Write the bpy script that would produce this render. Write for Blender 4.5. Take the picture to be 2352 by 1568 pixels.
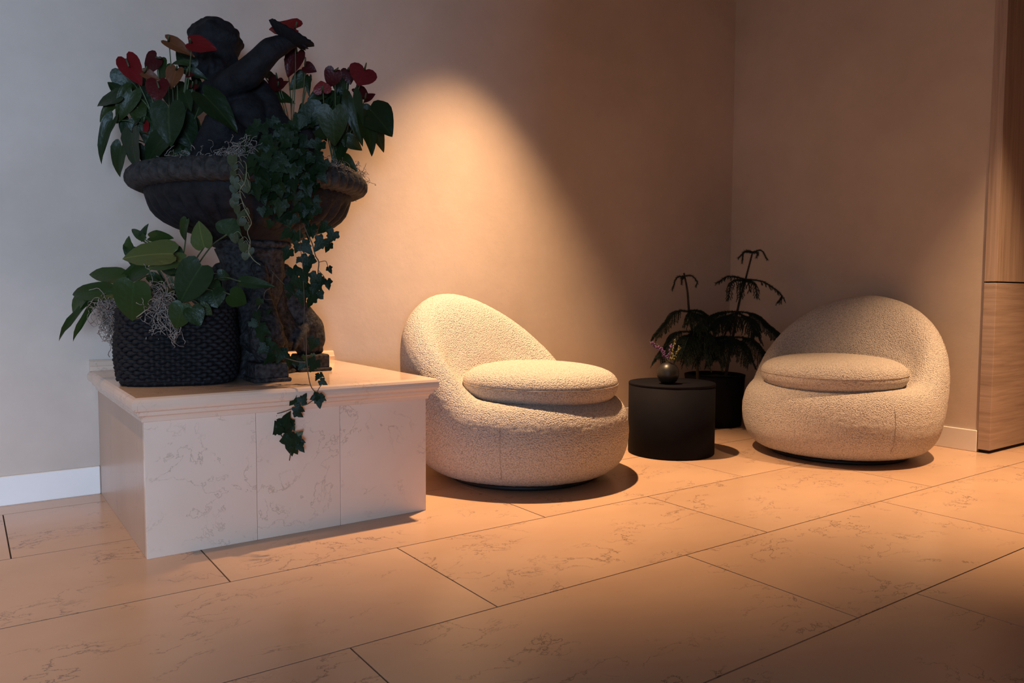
import bpy, bmesh, math, random
from mathutils import Vector, Matrix, Euler, noise
from math import sin, cos, pi, radians, sqrt

random.seed(7)
S = bpy.context.scene
for o in list(bpy.data.objects): bpy.data.objects.remove(o)
C = S.collection

# ------------------------------------------------------------------ camera
F, PITCH, YAW, ROLL, CH = 1786.26, 0.060817, 0.615519, 0.004049, 0.84818
cam_d = bpy.data.cameras.new('camera')
cam_d.sensor_width = 36.0; cam_d.lens = 36.0 * F / 2352; cam_d.clip_start = 0.05
cam = bpy.data.objects.new('camera', cam_d); C.objects.link(cam)
CM = Matrix.Translation((0, 0, CH)) @ Matrix.Rotation(-YAW, 4, 'Z') @ Matrix.Rotation(pi/2 - PITCH, 4, 'X') @ Matrix.Rotation(ROLL, 4, 'Z')
cam.matrix_world = CM
S.camera = cam

# ------------------------------------------------------------------ world, daylight, ceiling spots, exposure
w = bpy.data.worlds.new('world'); S.world = w; w.use_nodes = True
w.node_tree.nodes['Background'].inputs[0].default_value = (0.85, 0.66, 0.52, 1)
w.node_tree.nodes['Background'].inputs[1].default_value = 0.03
S.view_settings.view_transform = 'Standard'; S.view_settings.look = 'None'
S.view_settings.exposure = -0.12; S.view_settings.gamma = 1.0; S.view_settings.use_curve_mapping = False

def light(name, kind, loc, rot, energy, color, **kw):
    d = bpy.data.lights.new(name, kind); d.energy = energy; d.color = color
    for k, v in kw.items(): setattr(d, k, v)
    o = bpy.data.objects.new(name, d); C.objects.link(o); o.location = loc; o.rotation_euler = rot
    return o
CEIL = 3.0
WARM = (1.0, 0.60, 0.315)
light('spot_over_armchair', 'SPOT', (2.19, 3.00, CEIL-0.03), (0, 0, 0), 900, WARM, spot_size=radians(72), spot_blend=1.0, shadow_soft_size=0.035)
light('spot_left_bay', 'SPOT', (-0.45, 2.62, CEIL-0.03), (0, 0, 0), 180, WARM, spot_size=radians(64), spot_blend=1.0, shadow_soft_size=0.035)
light('spot_by_cladding', 'SPOT', (4.0, 1.25, CEIL-0.03), (0, 0, 0), 820, WARM, spot_size=radians(66), spot_blend=1.0, shadow_soft_size=0.035)
# daylight from the glazed front of the lobby, behind and left of the viewer
light('daylight', 'AREA', (-1.4, -5.9, 0.78), (pi/2, 0, 0), 1250, (0.46, 0.68, 1.0), shape='RECTANGLE', size=4.0, size_y=1.36)

# ------------------------------------------------------------------ helpers
WM = {}
def wm(o): return WM.get(o.name, Matrix.Identity(4))
def put(o, parent=None, local=False):
    C.objects.link(o)
    b = o.matrix_basis.copy()
    if parent is not None:
        o.parent = parent
        if local:
            WM[o.name] = wm(parent) @ b
        else:
            o.matrix_parent_inverse = wm(parent).inverted(); WM[o.name] = b
    else:
        WM[o.name] = b
    return o
def tag(o, label=None, cat=None, group=None, kind=None):
    if label: o['label'] = label
    if cat: o['category'] = cat
    if group: o['group'] = group
    if kind: o['kind'] = kind
    return o
def empty(name, loc=(0, 0, 0), rz=0.0):
    o = bpy.data.objects.new(name, None); o.empty_display_size = 0.05
    o.location = loc; o.rotation_euler = (0, 0, rz)
    o.matrix_basis = Matrix.Translation(loc) @ Matrix.Rotation(rz, 4, 'Z')
    return put(o)
def mesh(name, verts, faces, mat=None, smooth=False):
    m = bpy.data.meshes.new(name); m.from_pydata([tuple(v) for v in verts], [], faces); m.update()
    if mat: m.materials.append(mat)
    if smooth: m.polygons.foreach_set('use_smooth', [True]*len(m.polygons))
    return m
def ob(name, m, parent=None, mat=None, matrix=None, local=False):
    o = bpy.data.objects.new(name, m)
    if mat and not len(m.materials): m.materials.append(mat)
    if matrix is not None: o.matrix_basis = matrix
    return put(o, parent, local)
def bm_mesh(name, bm, mat=None, smooth=False):
    m = bpy.data.meshes.new(name); bm.to_mesh(m); bm.free()
    if mat: m.materials.append(mat)
    if smooth: m.polygons.foreach_set('use_smooth', [True]*len(m.polygons))
    return m
def box_mesh(name, a, b, mat=None, bevel=0.0, seg=2):
    bm = bmesh.new()
    r = bmesh.ops.create_cube(bm, size=1.0)
    for v in bm.verts:
        v.co = Vector((a[i] + (b[i]-a[i])*(v.co[i]+0.5) for i in range(3)))
    if bevel > 0:
        bmesh.ops.bevel(bm, geom=bm.edges[:], offset=bevel, segments=seg, affect='EDGES', profile=0.5)
    return bm_mesh(name, bm, mat)
def lathe_mesh(name, prof, n, mat=None, mod=None, smooth=True, cap=True):
    vs, fs = [], []
    for (r, z) in prof:
        for i in range(n):
            a = 2*pi*i/n
            rr, zz = (r, z) if mod is None else mod(r, z, a)
            vs.append((rr*cos(a), rr*sin(a), zz))
    k = len(prof)
    for j in range(k-1):
        for i in range(n):
            fs.append((j*n+i, j*n+(i+1) % n, (j+1)*n+(i+1) % n, (j+1)*n+i))
    if cap:
        fs.append(tuple(reversed(range(n)))); fs.append(tuple((k-1)*n+i for i in range(n)))
    return mesh(name, vs, fs, mat, smooth)
def spline(pts, n=6):
    P_ = [Vector(p) for p in pts]
    if len(P_) < 3:
        return [P_[0].lerp(P_[-1], i/n) for i in range(n+1)]
    Q = [P_[0]*2-P_[1]] + P_ + [P_[-1]*2-P_[-2]]
    out = []
    for i in range(1, len(Q)-2):
        a, b, c, d = Q[i-1], Q[i], Q[i+1], Q[i+2]
        for k in range(n):
            t = k/n
            out.append(0.5*((2*b)+(c-a)*t+(2*a-5*b+4*c-d)*t*t+(3*b-a-3*c+d)*t**3))
    out.append(P_[-1]); return out
def tube_data(pts, rad, seg=5, vs=None, fs=None):
    vs = [] if vs is None else vs; fs = [] if fs is None else fs
    n = len(pts); b0 = len(vs)
    up = Vector((0.3, 0.2, 0.93))
    for i, p in enumerate(pts):
        t = (pts[min(i+1, n-1)] - pts[max(i-1, 0)])
        t = t.normalized() if t.length > 1e-9 else Vector((0, 0, 1))
        u = t.cross(up)
        if u.length < 1e-3: u = t.cross(Vector((1, 0, 0)))
        u.normalize(); v = t.cross(u)
        r = rad(i/(n-1)) if callable(rad) else rad
        for k in range(seg):
            a = 2*pi*k/seg
            vs.append(p + u*(r*cos(a)) + v*(r*sin(a)))
    for i in range(n-1):
        for k in range(seg):
            fs.append((b0+i*seg+k, b0+i*seg+(k+1) % seg, b0+(i+1)*seg+(k+1) % seg, b0+(i+1)*seg+k))
    fs.append(tuple(b0+k for k in reversed(range(seg)))); fs.append(tuple(b0+(n-1)*seg+k for k in range(seg)))
    return vs, fs
def tube(name, pts, rad, mat, parent=None, seg=5, n=5):
    vs, fs = tube_data(spline(pts, n), rad, seg)
    return ob(name, mesh(name, vs, fs, mat, True), parent)
ICO = {}
def ico(sub):
    if sub not in ICO:
        b = bmesh.new(); bmesh.ops.create_icosphere(b, subdivisions=sub, radius=1.0); b.verts.ensure_lookup_table()
        ICO[sub] = ([tuple(v.co) for v in b.verts], [tuple(v.index for v in f.verts) for f in b.faces]); b.free()
    return ICO[sub]
class Blob:
    """a heap of overlapping balls, later fused into one skin"""
    def __init__(self): self.vs, self.fs = [], []
    def build(self, name, mat=None, smooth=True): return mesh(name, self.vs, self.fs, mat, smooth)
def add_ellipsoid(bm, c, r, sub=3):
    v, f = ico(sub); b0 = len(bm.vs); cx, cy, cz = c; a, b_, d = r
    bm.vs.extend([(cx+x*a, cy+y*b_, cz+z*d) for (x, y, z) in v])
    bm.fs.extend([(i+b0, j+b0, k+b0) for (i, j, k) in f])
def add_caps(bm, pts):
    """chain of overlapping balls between (point, radius) pairs"""
    for (p, r), (q, s) in zip(pts[:-1], pts[1:]):
        p, q = Vector(p), Vector(q)
        n = max(2, int((p-q).length/(0.5*min(r, s)))+1)
        for i in range(n+1):
            t = i/n; rr = r+(s-r)*t
            add_ellipsoid(bm, p.lerp(q, t), (rr, rr, rr), sub=2)
def remesh(name, bm, voxel, smooth_it=6, mat=None, factor=0.5):
    if isinstance(bm, Blob): m = bm.build(name+'_src')
    else: m = bpy.data.meshes.new(name+'_src'); bm.to_mesh(m); bm.free()
    o = bpy.data.objects.new(name+'_src', m); C.objects.link(o)
    md = o.modifiers.new('r', 'REMESH'); md.mode = 'VOXEL'; md.voxel_size = voxel
    if smooth_it:
        sm = o.modifiers.new('s', 'SMOOTH'); sm.factor = factor; sm.iterations = smooth_it
    dg = bpy.context.evaluated_depsgraph_get(); dg.update()
    out = bpy.data.meshes.new_from_object(o.evaluated_get(dg)); out.name = name
    bpy.data.objects.remove(o); bpy.data.meshes.remove(m)
    out.materials.clear()
    if mat: out.materials.append(mat)
    out.polygons.foreach_set('use_smooth', [True]*len(out.polygons))
    return out
RX, RY, RZ = (CM.to_3x3() @ Vector(v) for v in ((1, 0, 0), (0, 1, 0), (0, 0, 1)))
def P(x, y, d):
    """a measured spot of the place: image position and true distance along the viewing axis"""
    return Vector((0, 0, CH)) + (-RZ)*d + RX*((x-1176)/F*d) + RY*((784-y)/F*d)

# ------------------------------------------------------------------ materials
def nt(name):
    m = bpy.data.materials.new(name); m.use_nodes = True
    t = m.node_tree; b = t.nodes['Principled BSDF']
    return m, t, b
def N(t, kind, **kw):
    n = t.nodes.new(kind)
    for k, v in kw.items():
        if k.startswith('i_'):
            key = k[2:]
            n.inputs[int(key) if key.isdigit() else key.replace('_', ' ')].default_value = v
        else: setattr(n, k, v)
    return n
def ramp(t, stops, interp='LINEAR'):
    r = t.nodes.new('ShaderNodeValToRGB'); r.color_ramp.interpolation = interp
    e = r.color_ramp.elements
    while len(e) < len(stops): e.new(0.5)
    for el, (p, c) in zip(e, stops): el.position = p; el.color = (*c, 1) if len(c) == 3 else c
    return r
def bump(t, b, height, strength, dist):
    n = N(t, 'ShaderNodeBump'); n.inputs['Strength'].default_value = strength; n.inputs['Distance'].default_value = dist
    t.links.new(height, n.inputs['Height']); t.links.new(n.outputs[0], b.inputs['Normal'])
def simple(name, col, rough=0.5, var=0.0, scale=30.0, spec=0.5, bmp=0.0, bscale=60.0, bdist=0.002, metallic=0.0, coat=0.0):
    m, t, b = nt(name)
    b.inputs['Roughness'].default_value = rough; b.inputs['Metallic'].default_value = metallic
    b.inputs['Specular IOR Level'].default_value = spec; b.inputs['Coat Weight'].default_value = coat
    tc = N(t, 'ShaderNodeTexCoord')
    no = N(t, 'ShaderNodeTexNoise', i_Scale=scale, i_Detail=5.0); t.links.new(tc.outputs['Object'], no.inputs['Vector'])
    r = ramp(t, [(0.3, tuple(c*(1-var) for c in col)), (0.7, tuple(min(1, c*(1+var)) for c in col))])
    t.links.new(no.outputs['Fac'], r.inputs[0]); t.links.new(r.outputs[0], b.inputs['Base Color'])
    if bmp > 0:
        n2 = N(t, 'ShaderNodeTexNoise', i_Scale=bscale, i_Detail=4.0); t.links.new(tc.outputs['Object'], n2.inputs['Vector'])
        bump(t, b, n2.outputs['Fac'], bmp, bdist)
    return m
def leafmat(name, cols, rough=0.32, vein=0.5, spec=0.28):
    m, t, b = nt(name)
    oi = N(t, 'ShaderNodeObjectInfo'); tc = N(t, 'ShaderNodeTexCoord')
    r = ramp(t, [(i/(len(cols)-1) if len(cols) > 1 else 0, c) for i, c in enumerate(cols)])
    t.links.new(oi.outputs['Random'], r.inputs[0])
    # paler midrib, along the leaf's own axis
    sx = N(t, 'ShaderNodeSeparateXYZ'); t.links.new(tc.outputs['Object'], sx.inputs[0])
    ab = N(t, 'ShaderNodeMath', operation='ABSOLUTE'); t.links.new(sx.outputs[0], ab.inputs[0])
    lt = N(t, 'ShaderNodeMath', operation='LESS_THAN'); t.links.new(ab.outputs[0], lt.inputs[0]); lt.inputs[1].default_value = 0.022
    mu = N(t, 'ShaderNodeMath', operation='MULTIPLY'); t.links.new(lt.outputs[0], mu.inputs[0]); mu.inputs[1].default_value = vein
    mx = N(t, 'ShaderNodeMix', data_type='RGBA', blend_type='MIX')
    t.links.new(mu.outputs[0], mx.inputs[0]); t.links.new(r.outputs[0], mx.inputs[6])
    c = cols[-1]; mx.inputs[7].default_value = (min(1, c[0]*2.2), min(1, c[1]*1.9), min(1, c[2]*1.8), 1)
    t.links.new(mx.outputs[2], b.inputs['Base Color'])
    b.inputs['Roughness'].default_value = rough
    no = N(t, 'ShaderNodeTexNoise', i_Scale=7.0, i_Detail=3.0); t.links.new(tc.outputs['Object'], no.inputs['Vector'])
    bump(t, b, no.outputs['Fac'], 0.12, 0.02)
    b.inputs['Specular IOR Level'].default_value = spec
    return m

def marble(name, base, dark, veins, scale=1.0, rough=0.22, stretch=(1, 1, 1), per_object=True, amount=0.75):
    m, t, b = nt(name)
    tc = N(t, 'ShaderNodeTexCoord')
    mp = N(t, 'ShaderNodeMapping'); mp.inputs['Scale'].default_value = stretch
    t.links.new(tc.outputs['Object'], mp.inputs['Vector'])
    vec = mp.outputs[0]
    if per_object:
        oi = N(t, 'ShaderNodeObjectInfo'); mu = N(t, 'ShaderNodeMath', operation='MULTIPLY'); mu.inputs[1].default_value = 37.0
        t.links.new(oi.outputs['Random'], mu.inputs[0])
        ad = N(t, 'ShaderNodeVectorMath', operation='ADD'); t.links.new(vec, ad.inputs[0]); t.links.new(mu.outputs[0], ad.inputs[1]); vec = ad.outputs[0]
    cl = N(t, 'ShaderNodeTexNoise', i_Scale=2.2*scale, i_Detail=4.0); t.links.new(vec, cl.inputs['Vector'])
    cr = ramp(t, [(0.3, dark), (0.7, base)]); t.links.new(cl.outputs['Fac'], cr.inputs[0])
    col = cr.outputs[0]
    def vein_set(sc, width, msc, mlo, mhi, colr, fac, seed):
        nonlocal col
        of = N(t, 'ShaderNodeVectorMath', operation='ADD'); of.inputs[1].default_value = (seed, seed*1.7, seed*0.6); t.links.new(vec, of.inputs[0])
        n1 = N(t, 'ShaderNodeTexNoise', i_Scale=sc*scale, i_Detail=9.0, i_Roughness=0.62, i_Distortion=0.35); t.links.new(of.outputs[0], n1.inputs['Vector'])
        s = N(t, 'ShaderNodeMath', operation='SUBTRACT'); s.inputs[1].default_value = 0.5; t.links.new(n1.outputs['Fac'], s.inputs[0])
        a = N(t, 'ShaderNodeMath', operation='ABSOLUTE'); t.links.new(s.outputs[0], a.inputs[0])
        r1 = ramp(t, [(0.0, (1, 1, 1)), (width, (0, 0, 0))]); t.links.new(a.outputs[0], r1.inputs[0])
        n2 = N(t, 'ShaderNodeTexNoise', i_Scale=msc*scale, i_Detail=3.0); t.links.new(of.outputs[0], n2.inputs['Vector'])
        r2 = ramp(t, [(mlo, (0, 0, 0)), (mhi, (1, 1, 1))]); t.links.new(n2.outputs['Fac'], r2.inputs[0])
        mu = N(t, 'ShaderNodeMath', operation='MULTIPLY'); t.links.new(r1.outputs[0], mu.inputs[0]); t.links.new(r2.outputs[0], mu.inputs[1])
        m3 = N(t, 'ShaderNodeMath', operation='MULTIPLY'); m3.inputs[1].default_value = fac; t.links.new(mu.outputs[0], m3.inputs[0])
        mx = N(t, 'ShaderNodeMix', data_type='RGBA'); t.links.new(m3.outputs[0], mx.inputs[0]); t.links.new(col, mx.inputs[6]); mx.inputs[7].default_value = (*colr, 1)
        col = mx.outputs[2]
    vein_set(3.2, 0.0065, 2.6, 0.50, 0.60, veins, amount, 3.1)
    vein_set(6.5, 0.010, 3.4, 0.54, 0.64, tuple(c*0.7 for c in veins), amount*0.9, 11.7)
    t.links.new(col, b.inputs['Base Color'])
    b.inputs['Roughness'].default_value = rough
    return m

M = {}
M['tile'] = marble('floor_limestone', (0.60, 0.405, 0.275), (0.53, 0.35, 0.235), (0.10, 0.07, 0.052), 1.0, 0.24, (1.0, 1.5, 1.0), True, 0.85)
M['grout'] = simple('grout', (0.035, 0.030, 0.028), 0.9, 0.1)
M['mortar'] = simple('mortar', (0.26, 0.19, 0.145), 0.9, 0.1)
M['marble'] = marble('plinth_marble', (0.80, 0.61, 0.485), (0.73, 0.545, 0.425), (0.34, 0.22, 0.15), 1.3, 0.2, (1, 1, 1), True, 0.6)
M['marble_shaded'] = marble('plinth_marble_shaded', (0.56, 0.38, 0.275), (0.48, 0.32, 0.225), (0.28, 0.19, 0.13), 1.3, 0.3, (1, 1, 0.35), True, 0.45)  # same marble, darker: shade of the side faces put into the colour
M['marble_top'] = marble('plinth_marble_top', (0.74, 0.55, 0.42), (0.67, 0.485, 0.365), (0.34, 0.22, 0.15), 1.6, 0.12, (1, 1, 1), True, 0.6)

def plaster(name):
    m, t, b = nt(name)
    tc = N(t, 'ShaderNodeTexCoord')
    n1 = N(t, 'ShaderNodeTexNoise', i_Scale=1.3, i_Detail=6.0, i_Roughness=0.65); t.links.new(tc.outputs['Object'], n1.inputs['Vector'])
    r = ramp(t, [(0.30, (0.485, 0.395, 0.325)), (0.70, (0.615, 0.505, 0.42))]); t.links.new(n1.outputs['Fac'], r.inputs[0])
    t.links.new(r.outputs[0], b.inputs['Base Color']); b.inputs['Roughness'].default_value = 0.85
    n2 = N(t, 'ShaderNodeTexNoise', i_Scale=26.0, i_Detail=8.0, i_Roughness=0.7); t.links.new(tc.outputs['Object'], n2.inputs['Vector'])
    bump(t, b, n2.outputs['Fac'], 0.18, 0.006)
    return m
M['plaster'] = plaster('lime_plaster')
M['ceil'] = simple('ceiling_paint', (0.22, 0.19, 0.17), 0.9, 0.03, 3)
M['base'] = simple('baseboard_paint', (0.80, 0.75, 0.70), 0.45, 0.03, 4)

def wood(name, horizontal):
    m, t, b = nt(name)
    tc = N(t, 'ShaderNodeTexCoord'); mp = N(t, 'ShaderNodeMapping')
    mp.inputs['Scale'].default_value = (2.2, 2.2, 60.0) if horizontal else (60.0, 60.0, 1.6)
    t.links.new(tc.outputs['Object'], mp.inputs['Vector'])
    n1 = N(t, 'ShaderNodeTexNoise', i_Scale=1.0, i_Detail=6.0, i_Roughness=0.6, i_Distortion=0.6); t.links.new(mp.outputs[0], n1.inputs['Vector'])
    r = ramp(t, [(0.25, (0.29, 0.205, 0.155)), (0.5, (0.41, 0.30, 0.235)), (0.75, (0.51, 0.385, 0.31))]); t.links.new(n1.outputs['Fac'], r.inputs[0])
    t.links.new(r.outputs[0], b.inputs['Base Color']); b.inputs['Roughness'].default_value = 0.5
    bump(t, b, n1.outputs['Fac'], 0.12, 0.002)
    return m
M['wood_h'] = wood('oak_horizontal', True); M['wood_v'] = wood('oak_upright', False)

def boucle(name):
    m, t, b = nt(name)
    tc = N(t, 'ShaderNodeTexCoord')
    n0 = N(t, 'ShaderNodeTexNoise', i_Scale=60.0, i_Detail=2.0); t.links.new(tc.outputs['Object'], n0.inputs['Vector'])
    mxv = N(t, 'ShaderNodeMix', data_type='VECTOR'); mxv.inputs[0].default_value = 0.004
    t.links.new(tc.outputs['Object'], mxv.inputs[4]); t.links.new(n0.outputs['Color'], mxv.inputs[5])
    v = N(t, 'ShaderNodeTexVoronoi', i_Scale=185.0); v.feature = 'F1'
    t.links.new(mxv.outputs[1], v.inputs['Vector'])
    n2 = N(t, 'ShaderNodeTexNoise', i_Scale=90.0, i_Detail=5.0, i_Roughness=0.7); t.links.new(tc.outputs['Object'], n2.inputs['Vector'])
    inv = N(t, 'ShaderNodeMath', operation='SUBTRACT'); inv.inputs[0].default_value = 1.0; t.links.new(v.outputs['Distance'], inv.inputs[1])
    ad = N(t, 'ShaderNodeMath', operation='MULTIPLY_ADD'); ad.inputs[1].default_value = 0.7
    t.links.new(n2.outputs['Fac'], ad.inputs[0]); t.links.new(inv.outputs[0], ad.inputs[2])
    r = ramp(t, [(0.55, (0.46, 0.395, 0.34)), (1.15, (0.74, 0.665, 0.60))]); t.links.new(ad.outputs[0], r.inputs[0])
    r.color_ramp.elements[1].position = 1.0
    t.links.new(r.outputs[0], b.inputs['Base Color'])
    b.inputs['Roughness'].default_value = 0.95; b.inputs['Specular IOR Level'].default_value = 0.15
    b.inputs['Sheen Weight'].default_value = 0.25; b.inputs['Sheen Roughness'].default_value = 0.6
    bump(t, b, ad.outputs[0], 1.0, 0.0065)
    return m
M['boucle'] = boucle('cream_boucle')
M['seam'] = simple('seam_thread', (0.36, 0.29, 0.23), 0.95, 0.15, 200)
M['swivel'] = simple('black_swivel_base', (0.012, 0.012, 0.014), 0.55, 0.1)
M['black'] = simple('black_lacquer', (0.006, 0.006, 0.009), 0.75, 0.1, 12, spec=0.08)
M['vase'] = simple('black_ceramic', (0.014, 0.014, 0.014), 0.38, 0.2, 25)
M['pot'] = simple('black_planter', (0.006, 0.007, 0.009), 0.6, 0.1, 12, spec=0.08)
M['soil'] = simple('soil', (0.045, 0.033, 0.025), 0.95, 0.4, 60, bmp=0.8, bscale=90, bdist=0.01)
M['stone'] = simple('dark_cast_stone', (0.010, 0.009, 0.0105), 0.75, spec=0.2, var=0.55, scale=26, bmp=0.7, bscale=70, bdist=0.006)
M['stone_worn'] = simple('worn_cast_stone', (0.026, 0.024, 0.024), 0.75, 0.9, 60, spec=0.2, bmp=0.9, bscale=85, bdist=0.008)
M['rim'] = simple('weathered_rim_stone', (0.034, 0.030, 0.028), 0.8, 0.5, 45, spec=0.2, bmp=0.9, bscale=90, bdist=0.008)
M['basket'] = simple('dark_rope', (0.005, 0.005, 0.0065), 0.7, 0.5, 80, spec=0.3, bmp=0.5, bscale=300, bdist=0.002)
M['moss'] = simple('dry_moss', (0.23, 0.19, 0.16), 0.9, 0.45, 60)
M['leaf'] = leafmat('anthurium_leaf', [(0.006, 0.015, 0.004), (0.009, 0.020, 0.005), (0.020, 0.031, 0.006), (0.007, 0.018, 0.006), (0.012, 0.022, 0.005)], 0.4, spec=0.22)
M['leaf2'] = leafmat('basket_plant_leaf', [(0.008, 0.019, 0.005), (0.015, 0.032, 0.006), (0.024, 0.042, 0.008), (0.010, 0.024, 0.006)], 0.38, spec=0.22)
M['leaf3'] = leafmat('olive_plant_leaf', [(0.050, 0.065, 0.014), (0.060, 0.075, 0.016)], 0.45)
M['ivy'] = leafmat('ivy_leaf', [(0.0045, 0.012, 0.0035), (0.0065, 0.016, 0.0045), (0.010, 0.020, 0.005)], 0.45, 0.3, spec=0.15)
M['ivy_y'] = leafmat('young_ivy_leaf', [(0.0413, 0.0536, 0.0124), (0.0577, 0.0619, 0.0145)], 0.45, 0.3)
M['pale'] = leafmat('pale_vine_leaf', [(0.0227, 0.0310, 0.0103), (0.0351, 0.0413, 0.0140), (0.0289, 0.0351, 0.0124)], 0.5, 0.3)
M['stem'] = simple('green_stem', (0.055, 0.075, 0.028), 0.5, 0.3, 40)
M['vine'] = simple('brown_vine', (0.075, 0.052, 0.032), 0.7, 0.3, 60)
M['palevine'] = simple('pale_vine_stem', (0.17, 0.16, 0.085), 0.6, 0.2, 60)
M['red'] = leafmat('red_spathe', [(0.1190, 0.0067, 0.0071), (0.1428, 0.0101, 0.0091), (0.0952, 0.0056, 0.0071)], 0.3, 0.15, spec=0.12)
M['darkred'] = leafmat('dark_red_spathe', [(0.0405, 0.0045, 0.0055), (0.0571, 0.0056, 0.0060)], 0.32, 0.15, spec=0.12)
M['brownred'] = leafmat('fading_spathe', [(0.0952, 0.0308, 0.0131), (0.1095, 0.0392, 0.0151)], 0.4, 0.2, spec=0.12)
M['spadix'] = simple('spadix', (0.05, 0.06, 0.025), 0.6, 0.4, 150, bmp=0.4, bscale=600, bdist=0.001)
M['pine'] = simple('pine_needles', (0.010, 0.022, 0.012), 0.7, 0.4, 50)
M['bark'] = simple('pine_bark', (0.03, 0.024, 0.018), 0.9, 0.3, 60)
M['purple'] = simple('purple_heather', (0.13, 0.055, 0.17), 0.8, 0.4, 200)
M['yellowgreen'] = simple('yellow_green_heather', (0.16, 0.14, 0.05), 0.8, 0.4, 200)
M['gap'] = simple('black_shadow_gap', (0.01, 0.01, 0.011), 0.6, 0.1)

# ------------------------------------------------------------------ setting
WY, WX = 3.66, 4.50           # back wall plane, right wall plane
X0, Y0 = -4.6, -6.2           # far ends of the lobby
XR = 6.2
fl = ob('floor', box_mesh('floor', (X0, Y0, -0.12), (XR, WY+0.12, -0.004), M['grout'])); tag(fl, kind='structure')
TL, TW, G = 1.17, 0.60, 0.0045
full_tile = {}
def tile(x0, x1, y0, y1):
    w_, h_ = x1-x0-G, y1-y0-G
    key = (round(w_, 3), round(h_, 3))
    if key not in full_tile:
        full_tile[key] = box_mesh('tile', (-w_/2, -h_/2, -0.012), (w_/2, h_/2, 0.0), M['tile'])
    ob('tile', full_tile[key], fl, matrix=Matrix.Translation(((x0+x1)/2, (y0+y1)/2, 0)))
row_off = {-2: 0.60, -1: 0.103, 0: 0.615+0.005, 1: 0.113+0.02, 2: 0.741-0.005, 3: 2.20-TL, 4: 0.35, 5: 0.80}
for k in range(-2, 6):
    ytop = min(WY, 2.907 - (k-1)*TW) if k > -2 else WY
    y1 = 2.907 - (k-1)*TW; y0 = y1 - TW
    y1 = min(y1, WY)
    if y0 >= WY - 0.02: continue
    # row k lies between joint line k-1 and k
    off = {0: 0.103, 1: 0.62, 2: 1.163, 3: 0.735, 4: 2.20}.get(k, 0.3 + 0.41*k)
    xa, xb = -1.3, (WX if y0 >= 1.90 else XR-0.2)
    n0 = math.floor((xa-off)/TL)
    x = off + n0*TL
    while x < xb:
        a, b_ = max(x, xa), min(x+TL, xb)
        if b_-a > 0.03: tile(a, b_, y0, y1)
        x += TL

tag(ob('wall_back', box_mesh('wall_back', (X0, WY, 0), (WX+0.12, WY+0.12, CEIL), M['plaster'])), kind='structure')
tag(ob('wall_right', box_mesh('wall_right', (WX, 1.962, 0), (WX+0.12, WY, CEIL), M['plaster'])), kind='structure')
tag(ob('wall_return', box_mesh('wall_return', (WX+0.12, 1.962, 0), (XR, 2.08, CEIL), M['plaster'])), kind='structure')
tag(ob('ceiling', box_mesh('ceiling', (X0, Y0, CEIL), (XR, WY+0.12, CEIL+0.1), M['ceil'])), kind='structure')
tag(ob('daylight_block_wall', box_mesh('daylight_block_wall', (-0.5, -1.62, 0), (XR, -1.5, CEIL), M['wood_v'])), kind='structure')  # unseen wall, added to hold the daylight back from the right half
tag(ob('wall_left', box_mesh('wall_left', (X0-0.12, Y0, 0), (X0, WY+0.12, CEIL), M['plaster'])), kind='structure')
tag(ob('wall_far_right', box_mesh('wall_far_right', (XR, -1.62, 0), (XR+0.12, 2.08, CEIL), M['wood_v'])), kind='structure')
def baseboard(name, a, b):
    tag(ob(name, box_mesh(name, a, b, M['base'], 0.003, 1)), kind='structure')
baseboard('baseboard_back', (X0, WY-0.014, 0.0), (0.455, WY, 0.118))
baseboard('baseboard_back_corner', (1.47, WY-0.014, 0.0), (WX, WY, 0.118))
baseboard('baseboard_right', (WX-0.014, 1.962, 0.0), (WX, WY-0.014, 0.118))

# oak cladding at the end of the right wall
cl = empty('oak_cladding', (4.49, 1.9, 0))
tag(cl, 'oak veneer wall cladding in two heights at the far right edge', 'wall cladding')
ob('shadow_gap', box_mesh('shadow_gap', (4.515, 1.915, 0.0), (XR, 1.96, CEIL), M['gap']), cl)
ob('lower_panel', box_mesh('lower_panel', (4.487, 1.895, 0.018), (XR, 1.957, 0.918), M['wood_h'], 0.0015, 1), cl)
ob('upper_panel', box_mesh('upper_panel', (4.487, 1.895, 0.926), (XR, 1.957, CEIL), M['wood_v'], 0.0015, 1), cl)

# ------------------------------------------------------------------ marble plinth
PX0, PX1, PY0, PY1, PZ = 0.456, 1.465, 2.652, WY-0.001, 0.522
pl = empty('marble_plinth', ((PX0+PX1)/2, (PY0+PY1)/2, 0))
tag(pl, 'low pink beige marble plinth with moulded top carrying the stone urn', 'plinth')
ob('core', box_mesh('core', (PX0+0.02, PY0+0.02, 0), (PX1-0.02, PY1, 0.455), M['mortar']), pl)
fx = [PX0, 0.807, 1.110, PX1]
for i in range(3):
    a, b_ = fx[i]+(0.0005 if i else 0), fx[i+1]-(0.0005 if i < 2 else 0)
    ob('front_slab', box_mesh('front_slab', (a, PY0, 0.0), (b_, PY0+0.022, 0.452), M['marble'], 0.0012, 1), pl)
ob('side_slab', box_mesh('side_slab', (PX0, PY0+0.0225, 0.0), (PX0+0.022, PY1, 0.452), M['marble_shaded'], 0.001, 1), pl)
ob('side_slab', box_mesh('side_slab', (PX1-0.022, PY0+0.0225, 0.0), (PX1, PY1, 0.452), M['marble_shaded'], 0.001, 1), pl)
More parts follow.
